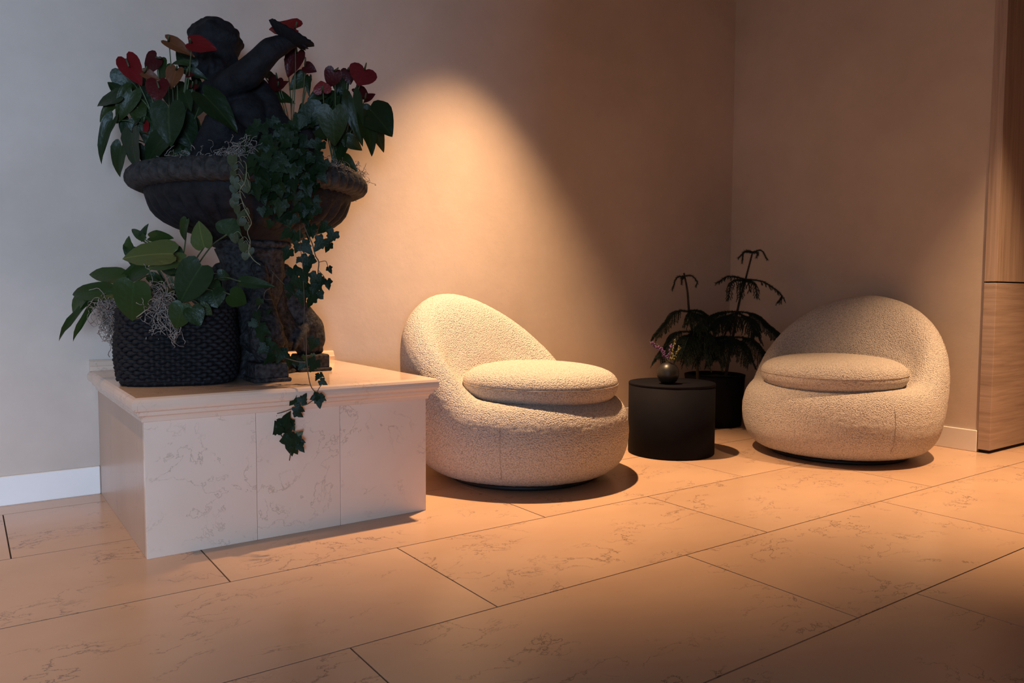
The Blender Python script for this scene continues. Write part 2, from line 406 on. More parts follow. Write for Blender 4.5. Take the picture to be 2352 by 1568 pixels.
# moulded top: profile (outset, z) swept round left, front and right
prof = [(0.002, 0.440), (0.007, 0.442), (0.009, 0.452), (0.012, 0.458), (0.020, 0.463), (0.022, 0.470), (0.022, 0.4745), (0.027, 0.476),
        (0.034, 0.480), (0.0375, 0.488), (0.0385, 0.498), (0.037, 0.508), (0.032, 0.5165), (0.024, 0.5215), (0.010, 0.522)]
vs, fs = [], []
for (o_, z) in prof:
    vs += [(PX0-o_, PY1, z), (PX0-o_, PY0-o_, z), (PX1+o_, PY0-o_, z), (PX1+o_, PY1, z)]
for j in range(len(prof)-1):
    for i in range(3):
        fs.append((j*4+i, j*4+i+1, (j+1)*4+i+1, (j+1)*4+i))
n_ = len(prof)-1
fs.append((n_*4, n_*4+1, n_*4+2, n_*4+3)); fs.append((3, 2, 1, 0))
fs.append(tuple(j*4 for j in range(len(prof)))); fs.append(tuple(j*4+3 for j in reversed(range(len(prof)))))
top = mesh('moulded_top', vs, fs, M['marble_top'])
ob('moulded_top', top, pl)
# upstand along the wall
up = [(0.0, 0.522), (-0.030, 0.522), (-0.030, 0.540), (-0.026, 0.544), (-0.022, 0.552), (-0.018, 0.560), (-0.012, 0.566), (0.0, 0.567)]
vs = [(x, WY-0.001+y, z) for x in (PX0-0.03, PX1+0.03) for (y, z) in up]; k = len(up)
fs = [(i, (i+1) % k, k+(i+1) % k, k+i) for i in range(k)] + [tuple(reversed(range(k))), tuple(range(k, 2*k))]
ob('rear_upstand', mesh('rear_upstand', vs, fs, M['marble_top']), pl)

# ------------------------------------------------------------------ armchairs
def make_chair_meshes():
    Fp = [(0, .024), (.2, .024), (.355, .027), (.418, .042), (.462, .082), (.487, .14), (.497, .205), (.496, .245), (.491, .28), (.482, .312), (.468, .338), (.448, .360), (.415, .377), (.385, .380), (.352, .373), (.31, .364), (.2, .36), (0, .36)]
    Bp = [(0, .024), (.2, .024), (.355, .027), (.425, .042), (.478, .082), (.512, .14), (.545, .25), (.575, .38), (.597, .51), (.603, .63), (.588, .73), (.548, .805), (.478, .848), (.392, .815), (.315, .72), (.258, .58), (.205, .45), (0, .36)]
    ADD = {10: .04, 11: .1, 12: .2, 13: .35, 14: .55, 15: .62, 16: .5}
    def prof_at(sv, wv):
        k = max(0.0, min(1.0, sv))
        return spline([(a+(c+wv*ADD.get(i, 0)-a)*k, 0, b+(d-b)*k) for i, ((a, b), (c, d)) in enumerate(zip(Fp, Bp))], 7)
    NA = 264
    vs, fs, info = [], [], []
    for i in range(NA):
        a = 2*pi*i/NA; c = cos(a-pi/2)                 # 1 at the back (+y)
        sv = 0.5*(c + sqrt(c*c+0.016)); sv = (sv-0.004)**0.92 if sv > 0.004 else 0.0
        wv = 0.25*(1-max(c, 0)**2); pr_ = prof_at(sv, wv); K = len(pr_)
        for p in pr_: vs.append(Vector((p.x*cos(a), p.x*sin(a), p.z)))
    for i in range(NA):
        i2 = (i+1) % NA; cm = cos(2*pi*(i+.5)/NA - pi/2)
        for j in range(K-1):
            fs.append((i*K+j, i2*K+j, i2*K+j+1, i*K+j+1)); info.append(1 if (cm > 0.16 and 7*7 <= j < 16*7) else 0)
    full = mesh('seat_body', vs, fs, None, True)
    nrm = [v.normal.copy() for v in full.vertices]
    for i in range(NA):
        for j in range(1, K-1):
            p = vs[i*K+j]; vs[i*K+j] = p + nrm[i*K+j]*(noise.noise(p*90)*0.0018 + noise.noise(p*8)*0.0015)
    out = []
    for side in (0, 1):
        used, remap = [], {}
        ff = []
        for f, k in zip(fs, info):
            if k != side: continue
            g = []
            for v in f:
                if v not in remap: remap[v] = len(used); used.append(v)
                g.append(remap[v])
            ff.append(tuple(g))
        mm = mesh(('seat_base', 'backrest')[side], [vs[v] for v in used], ff, M['boucle'], True)
        full2 = mesh('t', vs, fs, None, True) if side == 0 else full2
        fn = [full2.vertices[v].normal.copy() for v in used]
        mm.normals_split_custom_set_from_vertices(fn)
        out.append(mm)
    body = full2
    # cushion
    n, m = 72, 24
    Rc, hc, zc = 0.366, 0.088, 0.440
    vs, fs = [], []
    for j in range(m+1):
        ph = -pi/2 + pi*j/m; c_, s_ = cos(ph), sin(ph)
        r = Rc*abs(c_)**(0.52 if s_ > 0 else 0.42); z = zc + hc*(abs(s_)**0.86)*(1 if s_ > 0 else -1.1)
        for i in range(n):
            a = 2*pi*i/n
            p = Vector((r*cos(a), r*sin(a)*0.97 - 0.1, z + (0.006*sin(a) if 0 < j < m else 0)))
            if 1 < j < m-1: p += Vector((cos(a), sin(a), 0.3))*noise.noise(p*80)*0.0015
            if j in (0, m): p.x, p.y = p.x*1e-4, -0.1 + (p.y+0.1)*1e-4
            vs.append(p)
    for j in range(m):
        for i in range(n): fs.append((j*n+i, j*n+(i+1) % n, (j+1)*n+(i+1) % n, (j+1)*n+i))
    cu = mesh('cushion', vs, fs, M['boucle'], True)
    # seams
    pts = [Vector((Rc*1.0005*cos(a), Rc*1.0005*sin(a)*0.97-0.1, zc+0.004+0.006*sin(a))) for a in [2*pi*i/80 for i in range(81)]]
    v1, f1 = tube_data(pts, 0.0018, 4); cs = mesh('cushion_seam', v1, f1, M['seam'], True)
    def on_base(a, ph):
        return Vector((0.5*cos(a), 0.5*sin(a), 0.05 + 0.27*(ph+radians(50))/radians(80)))
    from mathutils.bvhtree import BVHTree
    bv = BVHTree.FromPolygons([v.co for v in body.vertices], [tuple(p.vertices) for p in body.polygons])
    bs = []
    for a in (radians(-155), radians(-41)):
        pts = []
        for i in range(15):
            p = on_base(a, radians(-50 + 80*i/14)); q, nr, _, _ = bv.find_nearest(p); pts.append(q + nr*0.0003)
        v1, f1 = tube_data(pts, 0.0014, 4); bs.append(mesh('seat_seam', v1, f1, M['seam'], True))
    sw = lathe_mesh('swivel_base', [(0.345, 0.0), (0.35, 0.003), (0.35, 0.018), (0.34, 0.0235), (0.25, 0.0238)], 64, M['swivel'])
    return out[0], out[1], cu, cs, bs, sw
CHM = make_chair_meshes()
def chair(loc, rz, label, seams=(0, 1)):
    t = empty('armchair', (*loc, 0), rz); tag(t, label, 'armchair', 'round boucle armchairs in the corner')
    sb = ob('seat_base', CHM[0], t, local=True); ob('backrest', CHM[1], t, local=True)
    for i in seams: ob('seat_seam', CHM[4][i], sb, local=True)
    cu = ob('cushion', CHM[2], t, local=True); ob('cushion_seam', CHM[3], cu, local=True)
    ob('swivel_base', CHM[5], t, local=True)
chair((2.155, 2.955), radians(18), 'cream boucle armchair beside the marble plinth, brightly lit from above')
chair((3.868, 2.402), radians(-76), 'cream boucle armchair in the corner beside the oak cladding')

# ------------------------------------------------------------------ side table, vase, sprigs
TB = (3.104, 2.90)
t = empty('side_table', (*TB, 0)); tag(t, 'matt black drum side table between the two armchairs', 'side table')
ob('drum', lathe_mesh('drum', [(0.222, 0.0), (0.226, 0.003), (0.229, 0.006), (0.229, 0.366)], 96, M['black']), t, local=True)
ob('table_top', lathe_mesh('table_top', [(0.226, 0.3665), (0.2295, 0.368), (0.2295, 0.377), (0.2275, 0.380), (0.10, 0.380)], 96, M['black']), t, local=True)
VB = P(1534, 879, 4.10); VB.z = 0.380
vprof = [(0.020, 0.0), (0.030, 0.002), (0.046, 0.016), (0.056, 0.038), (0.0585, 0.056), (0.055, 0.076), (0.044, 0.096), (0.030, 0.108), (0.020, 0.112), (0.017, 0.113), (0.0145, 0.110), (0.014, 0.09), (0.03, 0.06), (0.03, 0.02)]
v = ob('bud_vase', lathe_mesh('bud_vase', vprof, 48, M['vase']), None, matrix=Matrix.Translation(VB))
tag(v, 'small round black ceramic vase on the drum side table', 'vase')
def sprig(tip, mid, mat, label, n=46, rad=0.010, seed=1):
    rnd = random.Random(seed)
    base = VB + Vector((rnd.uniform(-.004, .004), rnd.uniform(-.004, .004), 0.075))
    t = empty('heather_sprig', base); tag(t, label, 'sprig', 'heather sprigs in the vase')
    pts = spline([base, VB+Vector((0, 0, 0.115)), mid, tip], 6)
    vs, fs = tube_data(pts, 0.0012, 4); ob('stem', mesh('stem', vs, fs, M['stem'], True), t)
    bm = Blob()
    for i in range(n):
        u = 0.52 + 0.48*rnd.random(); q = pts[min(len(pts)-1, int(u*(len(pts)-1)))]
        d = Vector((rnd.gauss(0, 1), rnd.gauss(0, 1), rnd.gauss(0, 1))).normalized()
        r = 0.0024 + 0.002*rnd.random()
        add_ellipsoid(bm, q + d*rad*rnd.random()*(1.15-0.6*(u-0.5)), (r, r, r*1.3), sub=1)
    tag(ob('florets', bm.build('florets', mat), t), kind='stuff')
def H(x, y, d): return P(1420+x*0.3316, 560+y*0.3316, d)
sprig(H(217, 676, 4.08), H(300, 745, 4.08), M['purple'], 'longest purple heather sprig leaning left out of the black vase', 60, 0.012, 1)
sprig(H(268, 690, 4.12), H(318, 760, 4.12), M['purple'], 'short purple heather sprig tucked above the leaning one', 40, 0.011, 2)
sprig(H(372, 690, 4.06), H(352, 765, 4.06), M['purple'], 'upright purple heather sprig in the middle of the black vase', 40, 0.010, 3)
sprig(H(398, 655, 4.10), H(372, 755, 4.10), M['yellowgreen'], 'tallest yellow green heather sprig in the black vase', 50, 0.010, 4)
sprig(H(428, 708, 4.09), H(392, 775, 4.09), M['yellowgreen'], 'short yellow green heather sprig leaning right in the vase', 40, 0.010, 5)

# ------------------------------------------------------------------ planter with two young pines
PP = Vector((4.02, 3.38, 0))
t = empty('planter_pot', PP); tag(t, 'dark round planter pot in the corner behind the side table', 'pot')
ob('pot_body', lathe_mesh('pot_body', [(0.165, 0.0), (0.175, 0.004), (0.192, 0.31), (0.195, 0.33), (0.182, 0.334), (0.178, 0.30), (0.17, 0.28)], 64, M['pot']), t, local=True)
ob('soil', lathe_mesh('soil', [(0.178, 0.285), (0.176, 0.308), (0.09, 0.314), (0.02, 0.316)], 40, M['soil'],
   mod=lambda r, z, a: (r, z + 0.006*noise.noise(Vector((r*40*cos(a), r*40*sin(a), 0))))), t, local=True)
def pine_branch(parent, pts, dense=1.0, leng=0.06, seed=0):
    """drooping branch with hanging branchlets clad in needles"""
    rnd = random.Random(seed)
    sp = spline(pts, 7); n = len(sp)
    L = sum((sp[i+1]-sp[i]).length for i in range(n-1))
    vs, fs = tube_data(sp, lambda u: 0.0045*(1-0.5*u), 5)
    def needles(path, ln, step, r):
        acc = 0
        for i in range(len(path)-1):
            a, b_ = path[i], path[i+1]; d = b_-a; l = d.length
            if l < 1e-6: continue
            k = max(1, int(l/step)); d.normalize()
            for j in range(k):
                p = a.lerp(b_, (j+rnd.random())/k)
                s = Vector((rnd.gauss(0, 1), rnd.gauss(0, 1), rnd.gauss(0, 1))); s = (s - d*s.dot(d)).normalized()
                e = p + (s*0.8+d*0.75)*ln*rnd.uniform(.7, 1.2); wv = s.cross(d)*0.0021
                b0 = len(vs); vs.extend([p-wv, p+wv, e]); fs.append((b0, b0+1, b0+2))
    needles(sp, 0.018, 0.0007, 1)
    nb = 0 if leng <= 0.03 else int(L/0.0065*dense*(0.55 if leng <= 0.05 else 1.0))
    for i in range(nb):
        u = 0.22 + 0.74*(i+rnd.random()*.6)/max(1, nb)
        k = min(n-2, int(u*(n-1))); p = sp[k].lerp(sp[k+1], u*(n-1)-k)
        tn = (sp[k+1]-sp[k]).normalized(); sd = tn.cross(Vector((0, 0, 1)))
        if sd.length < 1e-3: sd = Vector((1, 0, 0))
        sd.normalize(); sd *= (1 if i % 2 else -1)
        l = leng*rnd.uniform(.7, 1.15)*(1.0 - 0.5*u)*(1.0 if leng <= 0.05 else 1.6)
        q1 = p + sd*l*0.45 + tn*l*0.30 + Vector((0, 0, -0.08*l)); q2 = p + sd*l*0.72 + tn*l*0.5 + Vector((0, 0, -0.62*l))
        path = spline([p, q1, q2], 3)
        tube_data(path, 0.0011, 3, vs, fs)
        needles(path, 0.0095, 0.0012, 1)
    return ob('branch', mesh('branch', vs, fs, M['pine']), parent)
def pine(base, trunk, tiers, label, seed):
    t = empty('young_pine', base); tag(t, label, 'plant', 'young pines in the planter')
    sp = spline([base]+trunk, 6)
    vs, fs = tube_data(sp, lambda u: 0.0105*(1-0.5*u), 7)
    rnd = random.Random(seed)
    b0 = len(sp)//3
    for i in range(b0, len(sp)-1):
        for _ in range(26):
            p = sp[i].lerp(sp[i+1], rnd.random()); d = (sp[i+1]-sp[i]).normalized()
            s = Vector((rnd.gauss(0, 1), rnd.gauss(0, 1), rnd.gauss(0, 1))); s = (s-d*s.dot(d)).normalized()
            e = p + s*0.016 + d*0.008; wv = d.cross(s)*0.0012; k = len(vs); vs.extend([p-wv, p+wv, e]); fs.append((k, k+1, k+2))
    ob('trunk', mesh('trunk', vs, fs, M['bark']), t)
    for j, (pts, dn, ln) in enumerate(tiers): pine_branch(t, pts, dn, ln, seed*100+j)
D1 = 4.98
b1 = H(742, 905, D1); b1.z = 0.31
pine(b1, [H(770, 760, D1), H(795, 640, D1), H(832, 430, D1), H(882, 245, D1), H(932, 52, D1)], [
    ([H(930, 58, D1), H(880, 50, D1-.02), H(832, 100, D1-.02)], 0.5, .03), ([H(930, 58, D1), H(870, 62, D1+.03), H(858, 132, D1+.03)], 0.5, .03),
    ([H(932, 58, D1), H(990, 45, D1-.02), H(1032, 108, D1-.03)], 0.5, .03), ([H(932, 60, D1), H(965, 62, D1-.06), H(958, 95, D1-.08)], 0.4, .02),
    ([H(882, 245, D1), H(770, 225, D1-.03), H(678, 272, D1-.05)], .8, .04), ([H(880, 250, D1), H(790, 265, D1-.09), H(760, 392, D1-.12)], .8, .05),
    ([H(884, 245, D1), H(1010, 265, D1-.06), H(1130, 355, D1-.10), H(1108, 405, D1-.11)], .8, .045), ([H(884, 248, D1), H(945, 280, D1-.12), H(962, 375, D1-.16)], .7, .04),
    ([H(878, 255, D1), H(850, 290, D1-.1), H(842, 380, D1-.13)], .8, .05), ([H(880, 250, D1), H(900, 260, D1+.06), H(915, 330, D1+.1)], .6, .04),
    ([H(828, 470, D1), H(700, 480, D1-.06), H(570, 560, D1-.10), H(520, 640, D1-.12)], 1.25, .075), ([H(828, 468, D1), H(940, 490, D1-.08), H(1070, 590, D1-.16), H(1165, 672, D1-.22)], 1.25, .075),
    ([H(828, 475, D1), H(720, 520, D1-.12), H(640, 600, D1-.16)], 1.2, .075), ([H(828, 475, D1), H(905, 530, D1-.15), H(960, 640, D1-.2)], 1.2, .075),
    ([H(828, 475, D1), H(800, 520, D1+.08), H(760, 600, D1+.12)], 1.1, .07),
    ([H(795, 645, D1), H(690, 655, D1-.08), H(590, 770, D1-.12)], 1.25, .08), ([H(795, 645, D1), H(900, 660, D1-.1), H(1010, 760, D1-.2), H(1060, 810, D1-.24)], 1.25, .08),
    ([H(795, 650, D1), H(730, 700, D1-.15), H(680, 810, D1-.2)], 1.2, .08), ([H(795, 650, D1), H(850, 700, D1-.16), H(920, 830, D1-.24)], 1.1, .07),
    ([H(790, 655, D1), H(700, 690, D1+.06), H(620, 800, D1+.1)], 1.1, .08),
], 'taller young pine in the dark planter, leaning right', 3)
D2 = 4.90
b2 = H(552, 915, 4.97); b2.z = 0.31
pine(b2, [H(540, 760, D2+.04), H(512, 600, D2), H(490, 462, D2), H(478, 320, D2), H(455, 202, D2)], [
    ([H(460, 225, D2), H(405, 235, D2-.03), H(374, 318, D2-.04)], .5, .03), ([H(462, 222, D2), H(510, 222, D2-.03), H(545, 262, D2-.05), H(538, 296, D2-.05)], .5, .03),
    ([H(458, 225, D2), H(440, 240, D2-.06), H(438, 282, D2-.07)], .5, .03),
    ([H(490, 465, D2), H(400, 470, D2-.04), H(320, 550, D2-.05), H(245, 642, D2-.06)], 1.0, .065), ([H(492, 462, D2), H(560, 465, D2-.05), H(660, 520, D2-.08)], 1.1, .07),
    ([H(490, 468, D2), H(500, 490, D2-.1), H(475, 560, D2-.14)], .9, .05), ([H(490, 468, D2), H(540, 500, D2-.1), H(590, 600, D2-.14)], 1.2, .08),
    ([H(510, 605, D2), H(400, 620, D2-.05), H(320, 720, D2-.06), H(275, 795, D2-.08)], 1.0, .075), ([H(512, 605, D2), H(600, 620, D2-.08), H(700, 720, D2-.12)], 1.2, .08),
    ([H(512, 608, D2), H(480, 660, D2-.12), H(430, 800, D2-.18)], 1.3, .085), ([H(512, 608, D2), H(560, 670, D2-.12), H(580, 800, D2-.16)], 1.3, .085),
    ([H(512, 608, D2), H(500, 660, D2-.1), H(500, 790, D2-.15)], 1.3, .085),
], 'shorter young pine in the dark planter, behind the black vase', 4)

# ------------------------------------------------------------------ urn
UX, UY = 0.955, 3.15
urn = empty('stone_urn', (UX, UY, PZ)); tag(urn, 'large dark stone fountain urn on the marble plinth', 'urn')
T = Matrix.Translation((UX, UY, 0))
NF = 34
def bowl_mod(r, z, a):
    if 1.085 < z < 1.205:
        u = (z-1.085)/0.12; amp = 0.075*sin(pi*min(1, u*1.05))**0.7 if u < .95 else 0
        s = abs(sin(a*NF/2 + (z-1.1)*2.0))
        return r*(1 - amp + amp*1.25*s**0.7), z
    return r, z
bprof = [(0.10, 1.050), (0.165, 1.052), (0.185, 1.060), (0.205, 1.072), (0.245, 1.085), (0.285, 1.100), (0.318, 1.118), (0.345, 1.140), (0.364, 1.163), (0.376, 1.186), (0.384, 1.205),
         (0.388, 1.220), (0.390, 1.236), (0.386, 1.247)]
ob('bowl', lathe_mesh('bowl', bprof, 34*10, M['stone'], bowl_mod), urn, matrix=T)
NR = 60
def rim_mod(r, z, a):
    s = abs(sin(a*NR/2 + (r-0.4)*14))
    k = max(0, min(1, (r-0.36)/0.06))
    return r + 0.020*k*(s**0.6-0.6), z + 0.010*k*(s**0.6-0.6)
rprof = [(0.372, 1.240), (0.395, 1.236), (0.418, 1.238), (0.436, 1.246), (0.446, 1.260), (0.448, 1.278), (0.442, 1.296), (0.428, 1.310), (0.408, 1.319), (0.385, 1.322), (0.372, 1.316), (0.362, 1.300), (0.36, 1.27)]
ob('rim', lathe_mesh('rim', rprof, NR*8, M['rim'], rim_mod, cap=False), urn, matrix=T)
ob('soil', lathe_mesh('soil', [(0.38, 1.26), (0.375, 1.292), (0.20, 1.305), (0.03, 1.31)], 60, M['soil'],
   mod=lambda r, z, a: (r, z + 0.008*noise.noise(Vector((r*30*cos(a), r*30*sin(a), 0))))), urn, matrix=T)
def cap_mod(r, z, a):
    return (r*(1+0.05*abs(sin(a*6))), z) if 0.90 < z < 1.01 else (r, z)
cprof = [(0.10, 0.80), (0.115, 0.86), (0.117, 0.90), (0.112, 0.905), (0.120, 0.915), (0.118, 0.93), (0.116, 0.955), (0.118, 0.975), (0.126, 0.995), (0.140, 1.012), (0.143, 1.02), (0.135, 1.024), (0.148, 1.03), (0.152, 1.042), (0.145, 1.052)]
ob('neck', lathe_mesh('neck', cprof, 96, M['stone_worn'], cap_mod), urn, matrix=T)
# three scrolled dolphins on moulded foot blocks
def dolphin(az, reach):
    d = Vector((cos(az), sin(az), 0)); s = Vector((-sin(az), cos(az), 0)); o_ = Vector((UX, UY, 0)); zz = Vector((0, 0, 1))
    def q(r, z, k=0): return o_ + d*r + zz*z + s*k
    bm = Blob()
    R = reach
    add_caps(bm, [(q(R-0.02, 0.612), 0.042), (q(R+0.005, 0.655), 0.062), (q(R-0.005, 0.70), 0.066), (q(R-0.04, 0.755), 0.056), (q(R-0.075, 0.81), 0.043), (q(R-0.10, 0.865), 0.036), (q(R-0.09, 0.91), 0.030), (q(R-0.115, 0.945), 0.028), (q(0.09, 0.945), 0.035)])
    add_caps(bm, [(q(R-0.04, 0.66), 0.055), (q(0.12, 0.68), 0.075), (q(0.06, 0.76), 0.085), (q(0.05, 0.87), 0.075)])
    for k in (-1, 1):   # cheeks, eyes and fins
        add_ellipsoid(bm, q(R+0.02, 0.665, 0.038*k), (0.026, 0.026, 0.03), sub=2)
        add_ellipsoid(bm, q(R-0.02, 0.72, 0.052*k), (0.016, 0.016, 0.016), sub=2)
        add_caps(bm, [(q(R-0.05, 0.70, 0.05*k), 0.022), (q(R-0.10, 0.66, 0.085*k), 0.016), (q(R-0.13, 0.62, 0.10*k), 0.010)])
    add_caps(bm, [(q(R+0.03, 0.625), 0.026), (q(R+0.045, 0.605), 0.018)])
    return ob('dolphin', remesh('dolphin', bm, 0.0075, 4, M['stone_worn']), urn)
FEET = [(radians(-97), 0.265), (radians(8), 0.250), (radians(131), 0.265)]
for az, rc in FEET:
    dolphin(az, rc)
    Mx = Matrix.Translation((UX+cos(az)*rc, UY+sin(az)*rc, 0)) @ Matrix.Rotation(0 if az < -1 or abs(az) < .5 else az, 4, 'Z')
    ob('foot_block', box_mesh('foot_block', (-0.062, -0.062, 0.535), (0.062, 0.062, 0.592), M['stone_worn'], 0.005, 1), urn, matrix=Mx)
    ob('foot_plate', box_mesh('foot_plate', (-0.070, -0.070, PZ), (0.070, 0.070, 0.537), M['stone_worn'], 0.004, 1), urn, matrix=Mx)
def tri_mod(r, z, a): return r*(1+0.22*cos(3*(a-radians(15)))), z
ob('pedestal_base', lathe_mesh('pedestal_base', [(0.15, PZ), (0.155, 0.53), (0.14, 0.545), (0.13, 0.58), (0.11, 0.63), (0.10, 0.70)], 60, M['stone_worn'], tri_mod), urn, matrix=T)

# ------------------------------------------------------------------ cherub statue
DC = 3.05
ch = empty('cherub_statue', (UX, UY, 1.29)); tag(ch, 'dark stone cherub sitting in the urn, one arm raised', 'statue')
bm = Blob()
q = lambda x, y, d=0.0: P(x, y, DC+d)
add_ellipsoid(bm, q(490, 122), (0.088, 0.092, 0.108), sub=4)
add_ellipsoid(bm, q(494, 100, 0.01), (0.098, 0.10, 0.088), sub=4)
add_ellipsoid(bm, q(470, 158, -.06), (0.030, 0.030, 0.030)); add_ellipsoid(bm, q(505, 160, -.06), (0.030, 0.030, 0.030))   # cheeks
add_ellipsoid(bm, q(487, 150, -.095), (0.013, 0.016, 0.017)); add_caps(bm, [(q(487, 134, -.085), .010), (q(487, 149, -.096), .012)])   # nose
add_ellipsoid(bm, q(487, 166, -.085), (0.018, 0.012, 0.007)); add_ellipsoid(bm, q(487, 171, -.082), (0.015, 0.012, 0.008))       # lips
add_ellipsoid(bm, q(488, 180, -.06), (0.026, 0.024, 0.022))                                                                        # chin
for ex in (470, 505): add_ellipsoid(bm, q(ex, 136, -.078), (0.014, 0.010, 0.009))
add_ellipsoid(bm, q(538, 140, .0), (0.016, 0.022, 0.026)); add_ellipsoid(bm, q(434, 138, .0), (0.016, 0.022, 0.026))               # ears
rr = random.Random(5)
for i in range(70):   # locks of hair
    a = rr.uniform(0, 2*pi); e = rr.uniform(0.12, 1.45)
    dv = Vector((cos(a)*cos(e), sin(a)*cos(e), sin(e)))
    if dv.dot(Vector((-.55, -.83, 0))) > 0.62 and dv.z < 0.5: continue
    c0 = q(493, 104, 0.008)
    r0 = rr.uniform(0.016, 0.026)
    add_ellipsoid(bm, c0 + Vector((dv.x*0.092, dv.y*0.095, dv.z*0.088)), (r0, r0, r0*0.8), sub=2)
add_caps(bm, [(q(497, 178), .050), (q(520, 205), .056)])
add_ellipsoid(bm, q(545, 222), (0.115, 0.088, 0.085), sub=3)
add_ellipsoid(bm, q(566, 268, -.01), (0.102, 0.090, 0.095), sub=3)
add_ellipsoid(bm, q(570, 305, -.025), (0.098, 0.090, 0.080), sub=3)
add_ellipsoid(bm, q(565, 345), (0.13, 0.11, 0.075), sub=3)
# arm crossing the chest and rising to the right
add_caps(bm, [(q(485, 212, -.03), .050), (q(525, 196, -.08), .058), (q(568, 170, -.11), .058), (q(600, 137, -.12), .049), (q(620, 115, -.12), .046), (q(640, 106, -.11), .041), (q(660, 98, -.10), .030), (q(676, 94, -.09), .025)])
# hand with fingers under the shell
add_ellipsoid(bm, q(682, 96, -.09), (0.030, 0.028, 0.018))
for (fx0, fy0, fx1, fy1, fd) in ((686, 92, 704, 108, -.11), (688, 96, 706, 113, -.09), (686, 99, 701, 113, -.07), (680, 101, 693, 112, -.055), (674, 86, 690, 82, -.115)):
    add_caps(bm, [(q(fx0, fy0, fd), .0095), (q((fx0+fx1)/2, (fy0+fy1)/2-1, fd-.004), .009), (q(fx1, fy1, fd), .007)])
# other arm down to the knee
add_caps(bm, [(q(588, 206, .02), .055), (q(612, 232, .02), .050), (q(634, 272, -.0), .042), (q(658, 296, -.05), .034), (q(684, 304, -.10), .028)])
add_ellipsoid(bm, q(692, 306, -.12), (0.030, 0.026, 0.018))
for i in range(4): add_caps(bm, [(q(694, 302+4*i, -.13), .0095), (q(706, 305+4*i, -.14), .009), (q(712, 314+4*i, -.135), .007)])
add_caps(bm, [(q(688, 300, -.13), .009), (q(700, 297, -.15), .008)])
# right thigh and shin
add_caps(bm, [(q(598, 340, -.03), .085), (q(650, 326, -.11), .072), (q(690, 322, -.15), .058), (q(700, 345, -.14), .048), (q(695, 380, -.12), .04)])
# left leg, knee up
add_caps(bm, [(q(560, 350, -.04), .085), (q(528, 318, -.12), .074), (q(505, 290, -.17), .062), (q(490, 315, -.16), .056), (q(472, 345, -.14), .052), (q(458, 375, -.13), .040)])
add_caps(bm, [(q(458, 378, -.13), .034), (q(440, 382, -.17), .026), (q(428, 384, -.19), .018)])
ob('body', remesh('body', bm, 0.0075, 3, M['stone']), ch)
# scallop shell dish on the hand
def shell():
    vs, fs = [], []; n, m = 36, 8
    for j in range(m+1):
        r = j/m
        for i in range(n+1):
            a = -pi*0.95 + 1.9*pi*i/n
            rib = 0.03*cos(i*pi)*r
            x = r*cos(a)*(1+0.05*abs(sin(a*6))); y = r*sin(a)*0.72
            vs.append((x, y, 0.42*r*r-0.12 + rib*0.6))
    for j in range(m):
        for i in range(n): fs.append((j*(n+1)+i, j*(n+1)+i+1, (j+1)*(n+1)+i+1, (j+1)*(n+1)+i))
    me = mesh('shell_dish', vs, fs, M['stone'], True)
    return me
sh_c = q(664, 88, -.10); right = RX.copy(); 
ax = (RX*1.0 - RY*0.55).normalized(); nz = (RY*0.86 + RX*0.5 + RZ*0.10).normalized(); ay = nz.cross(ax).normalized()
Mx = Matrix(((ax.x*.088, ay.x*.088, nz.x*.088, sh_c.x), (ax.y*.088, ay.y*.088, nz.y*.088, sh_c.y), (ax.z*.088, ay.z*.088, nz.z*.088, sh_c.z), (0, 0, 0, 1)))
so = ob('shell_dish', shell(), ch, matrix=Mx)
md = so.modifiers.new('thick', 'SOLIDIFY'); md.thickness = 0.14; md.offset = 0

# ------------------------------------------------------------------ leaves
def half_leaf(name, outl, fold=0.22, droop=0.22, mat=None, wave=0.03):
    """unit leaf: stalk joins at the origin, tip at (0,1), greatest width about 1"""
    vs, fs = [], []
    k = len(outl)
    for sgn in (1, -1):
        b0 = len(vs)
        for i, (x, y) in enumerate(outl):
            rib = max(0.0, y)
            for f in (1.0, 0.55, 0.0):
                px = x*f*sgn; py = rib + (y-rib)*f
                if f == 0: py = rib
                z = fold*abs(px) - fold*1.1*px*px - droop*py*abs(py) + wave*sin(9*py+sgn)*abs(px)*2*f
                vs.append((px, py, z))
        for i in range(k-1):
            for f in (0, 1):
                a, b_ = b0+i*3+f, b0+(i+1)*3+f
                fs.append((a, a+1, b_+1, b_) if sgn > 0 else (a, b_, b_+1, a+1))
    bm = bmesh.new(); vv = [bm.verts.new(v) for v in vs]
    for f in fs:
        try: bm.faces.new([vv[i] for i in f])
        except ValueError: pass
    bmesh.ops.remove_doubles(bm, verts=bm.verts[:], dist=1e-4)
    bmesh.ops.dissolve_degenerate(bm, edges=bm.edges[:], dist=1e-5)
    return bm_mesh(name, bm, mat, True)
HEART = [(0.0, 0.0), (0.10, -0.14), (0.22, -0.19), (0.34, -0.15), (0.44, -0.03), (0.49, 0.12), (0.47, 0.30), (0.40, 0.48), (0.29, 0.66), (0.17, 0.82), (0.07, 0.94), (0.0, 1.0)]
LONG = [(0.0, 0.0), (0.14, -0.09), (0.27, -0.10), (0.39, -0.02), (0.47, 0.12), (0.50, 0.28), (0.46, 0.46), (0.37, 0.64), (0.24, 0.80), (0.10, 0.93), (0.0, 1.0)]
SPATHE = [(0.0, 0.0), (0.12, -0.17), (0.26, -0.21), (0.40, -0.13), (0.49, 0.05), (0.50, 0.24), (0.44, 0.45), (0.33, 0.65), (0.18, 0.83), (0.07, 0.95), (0.0, 1.0)]
ROUND = [(0.0, 0.0), (0.16, -0.10), (0.36, -0.06), (0.48, 0.14), (0.50, 0.38), (0.42, 0.64), (0.26, 0.86), (0.10, 0.97), (0.0, 1.0)]
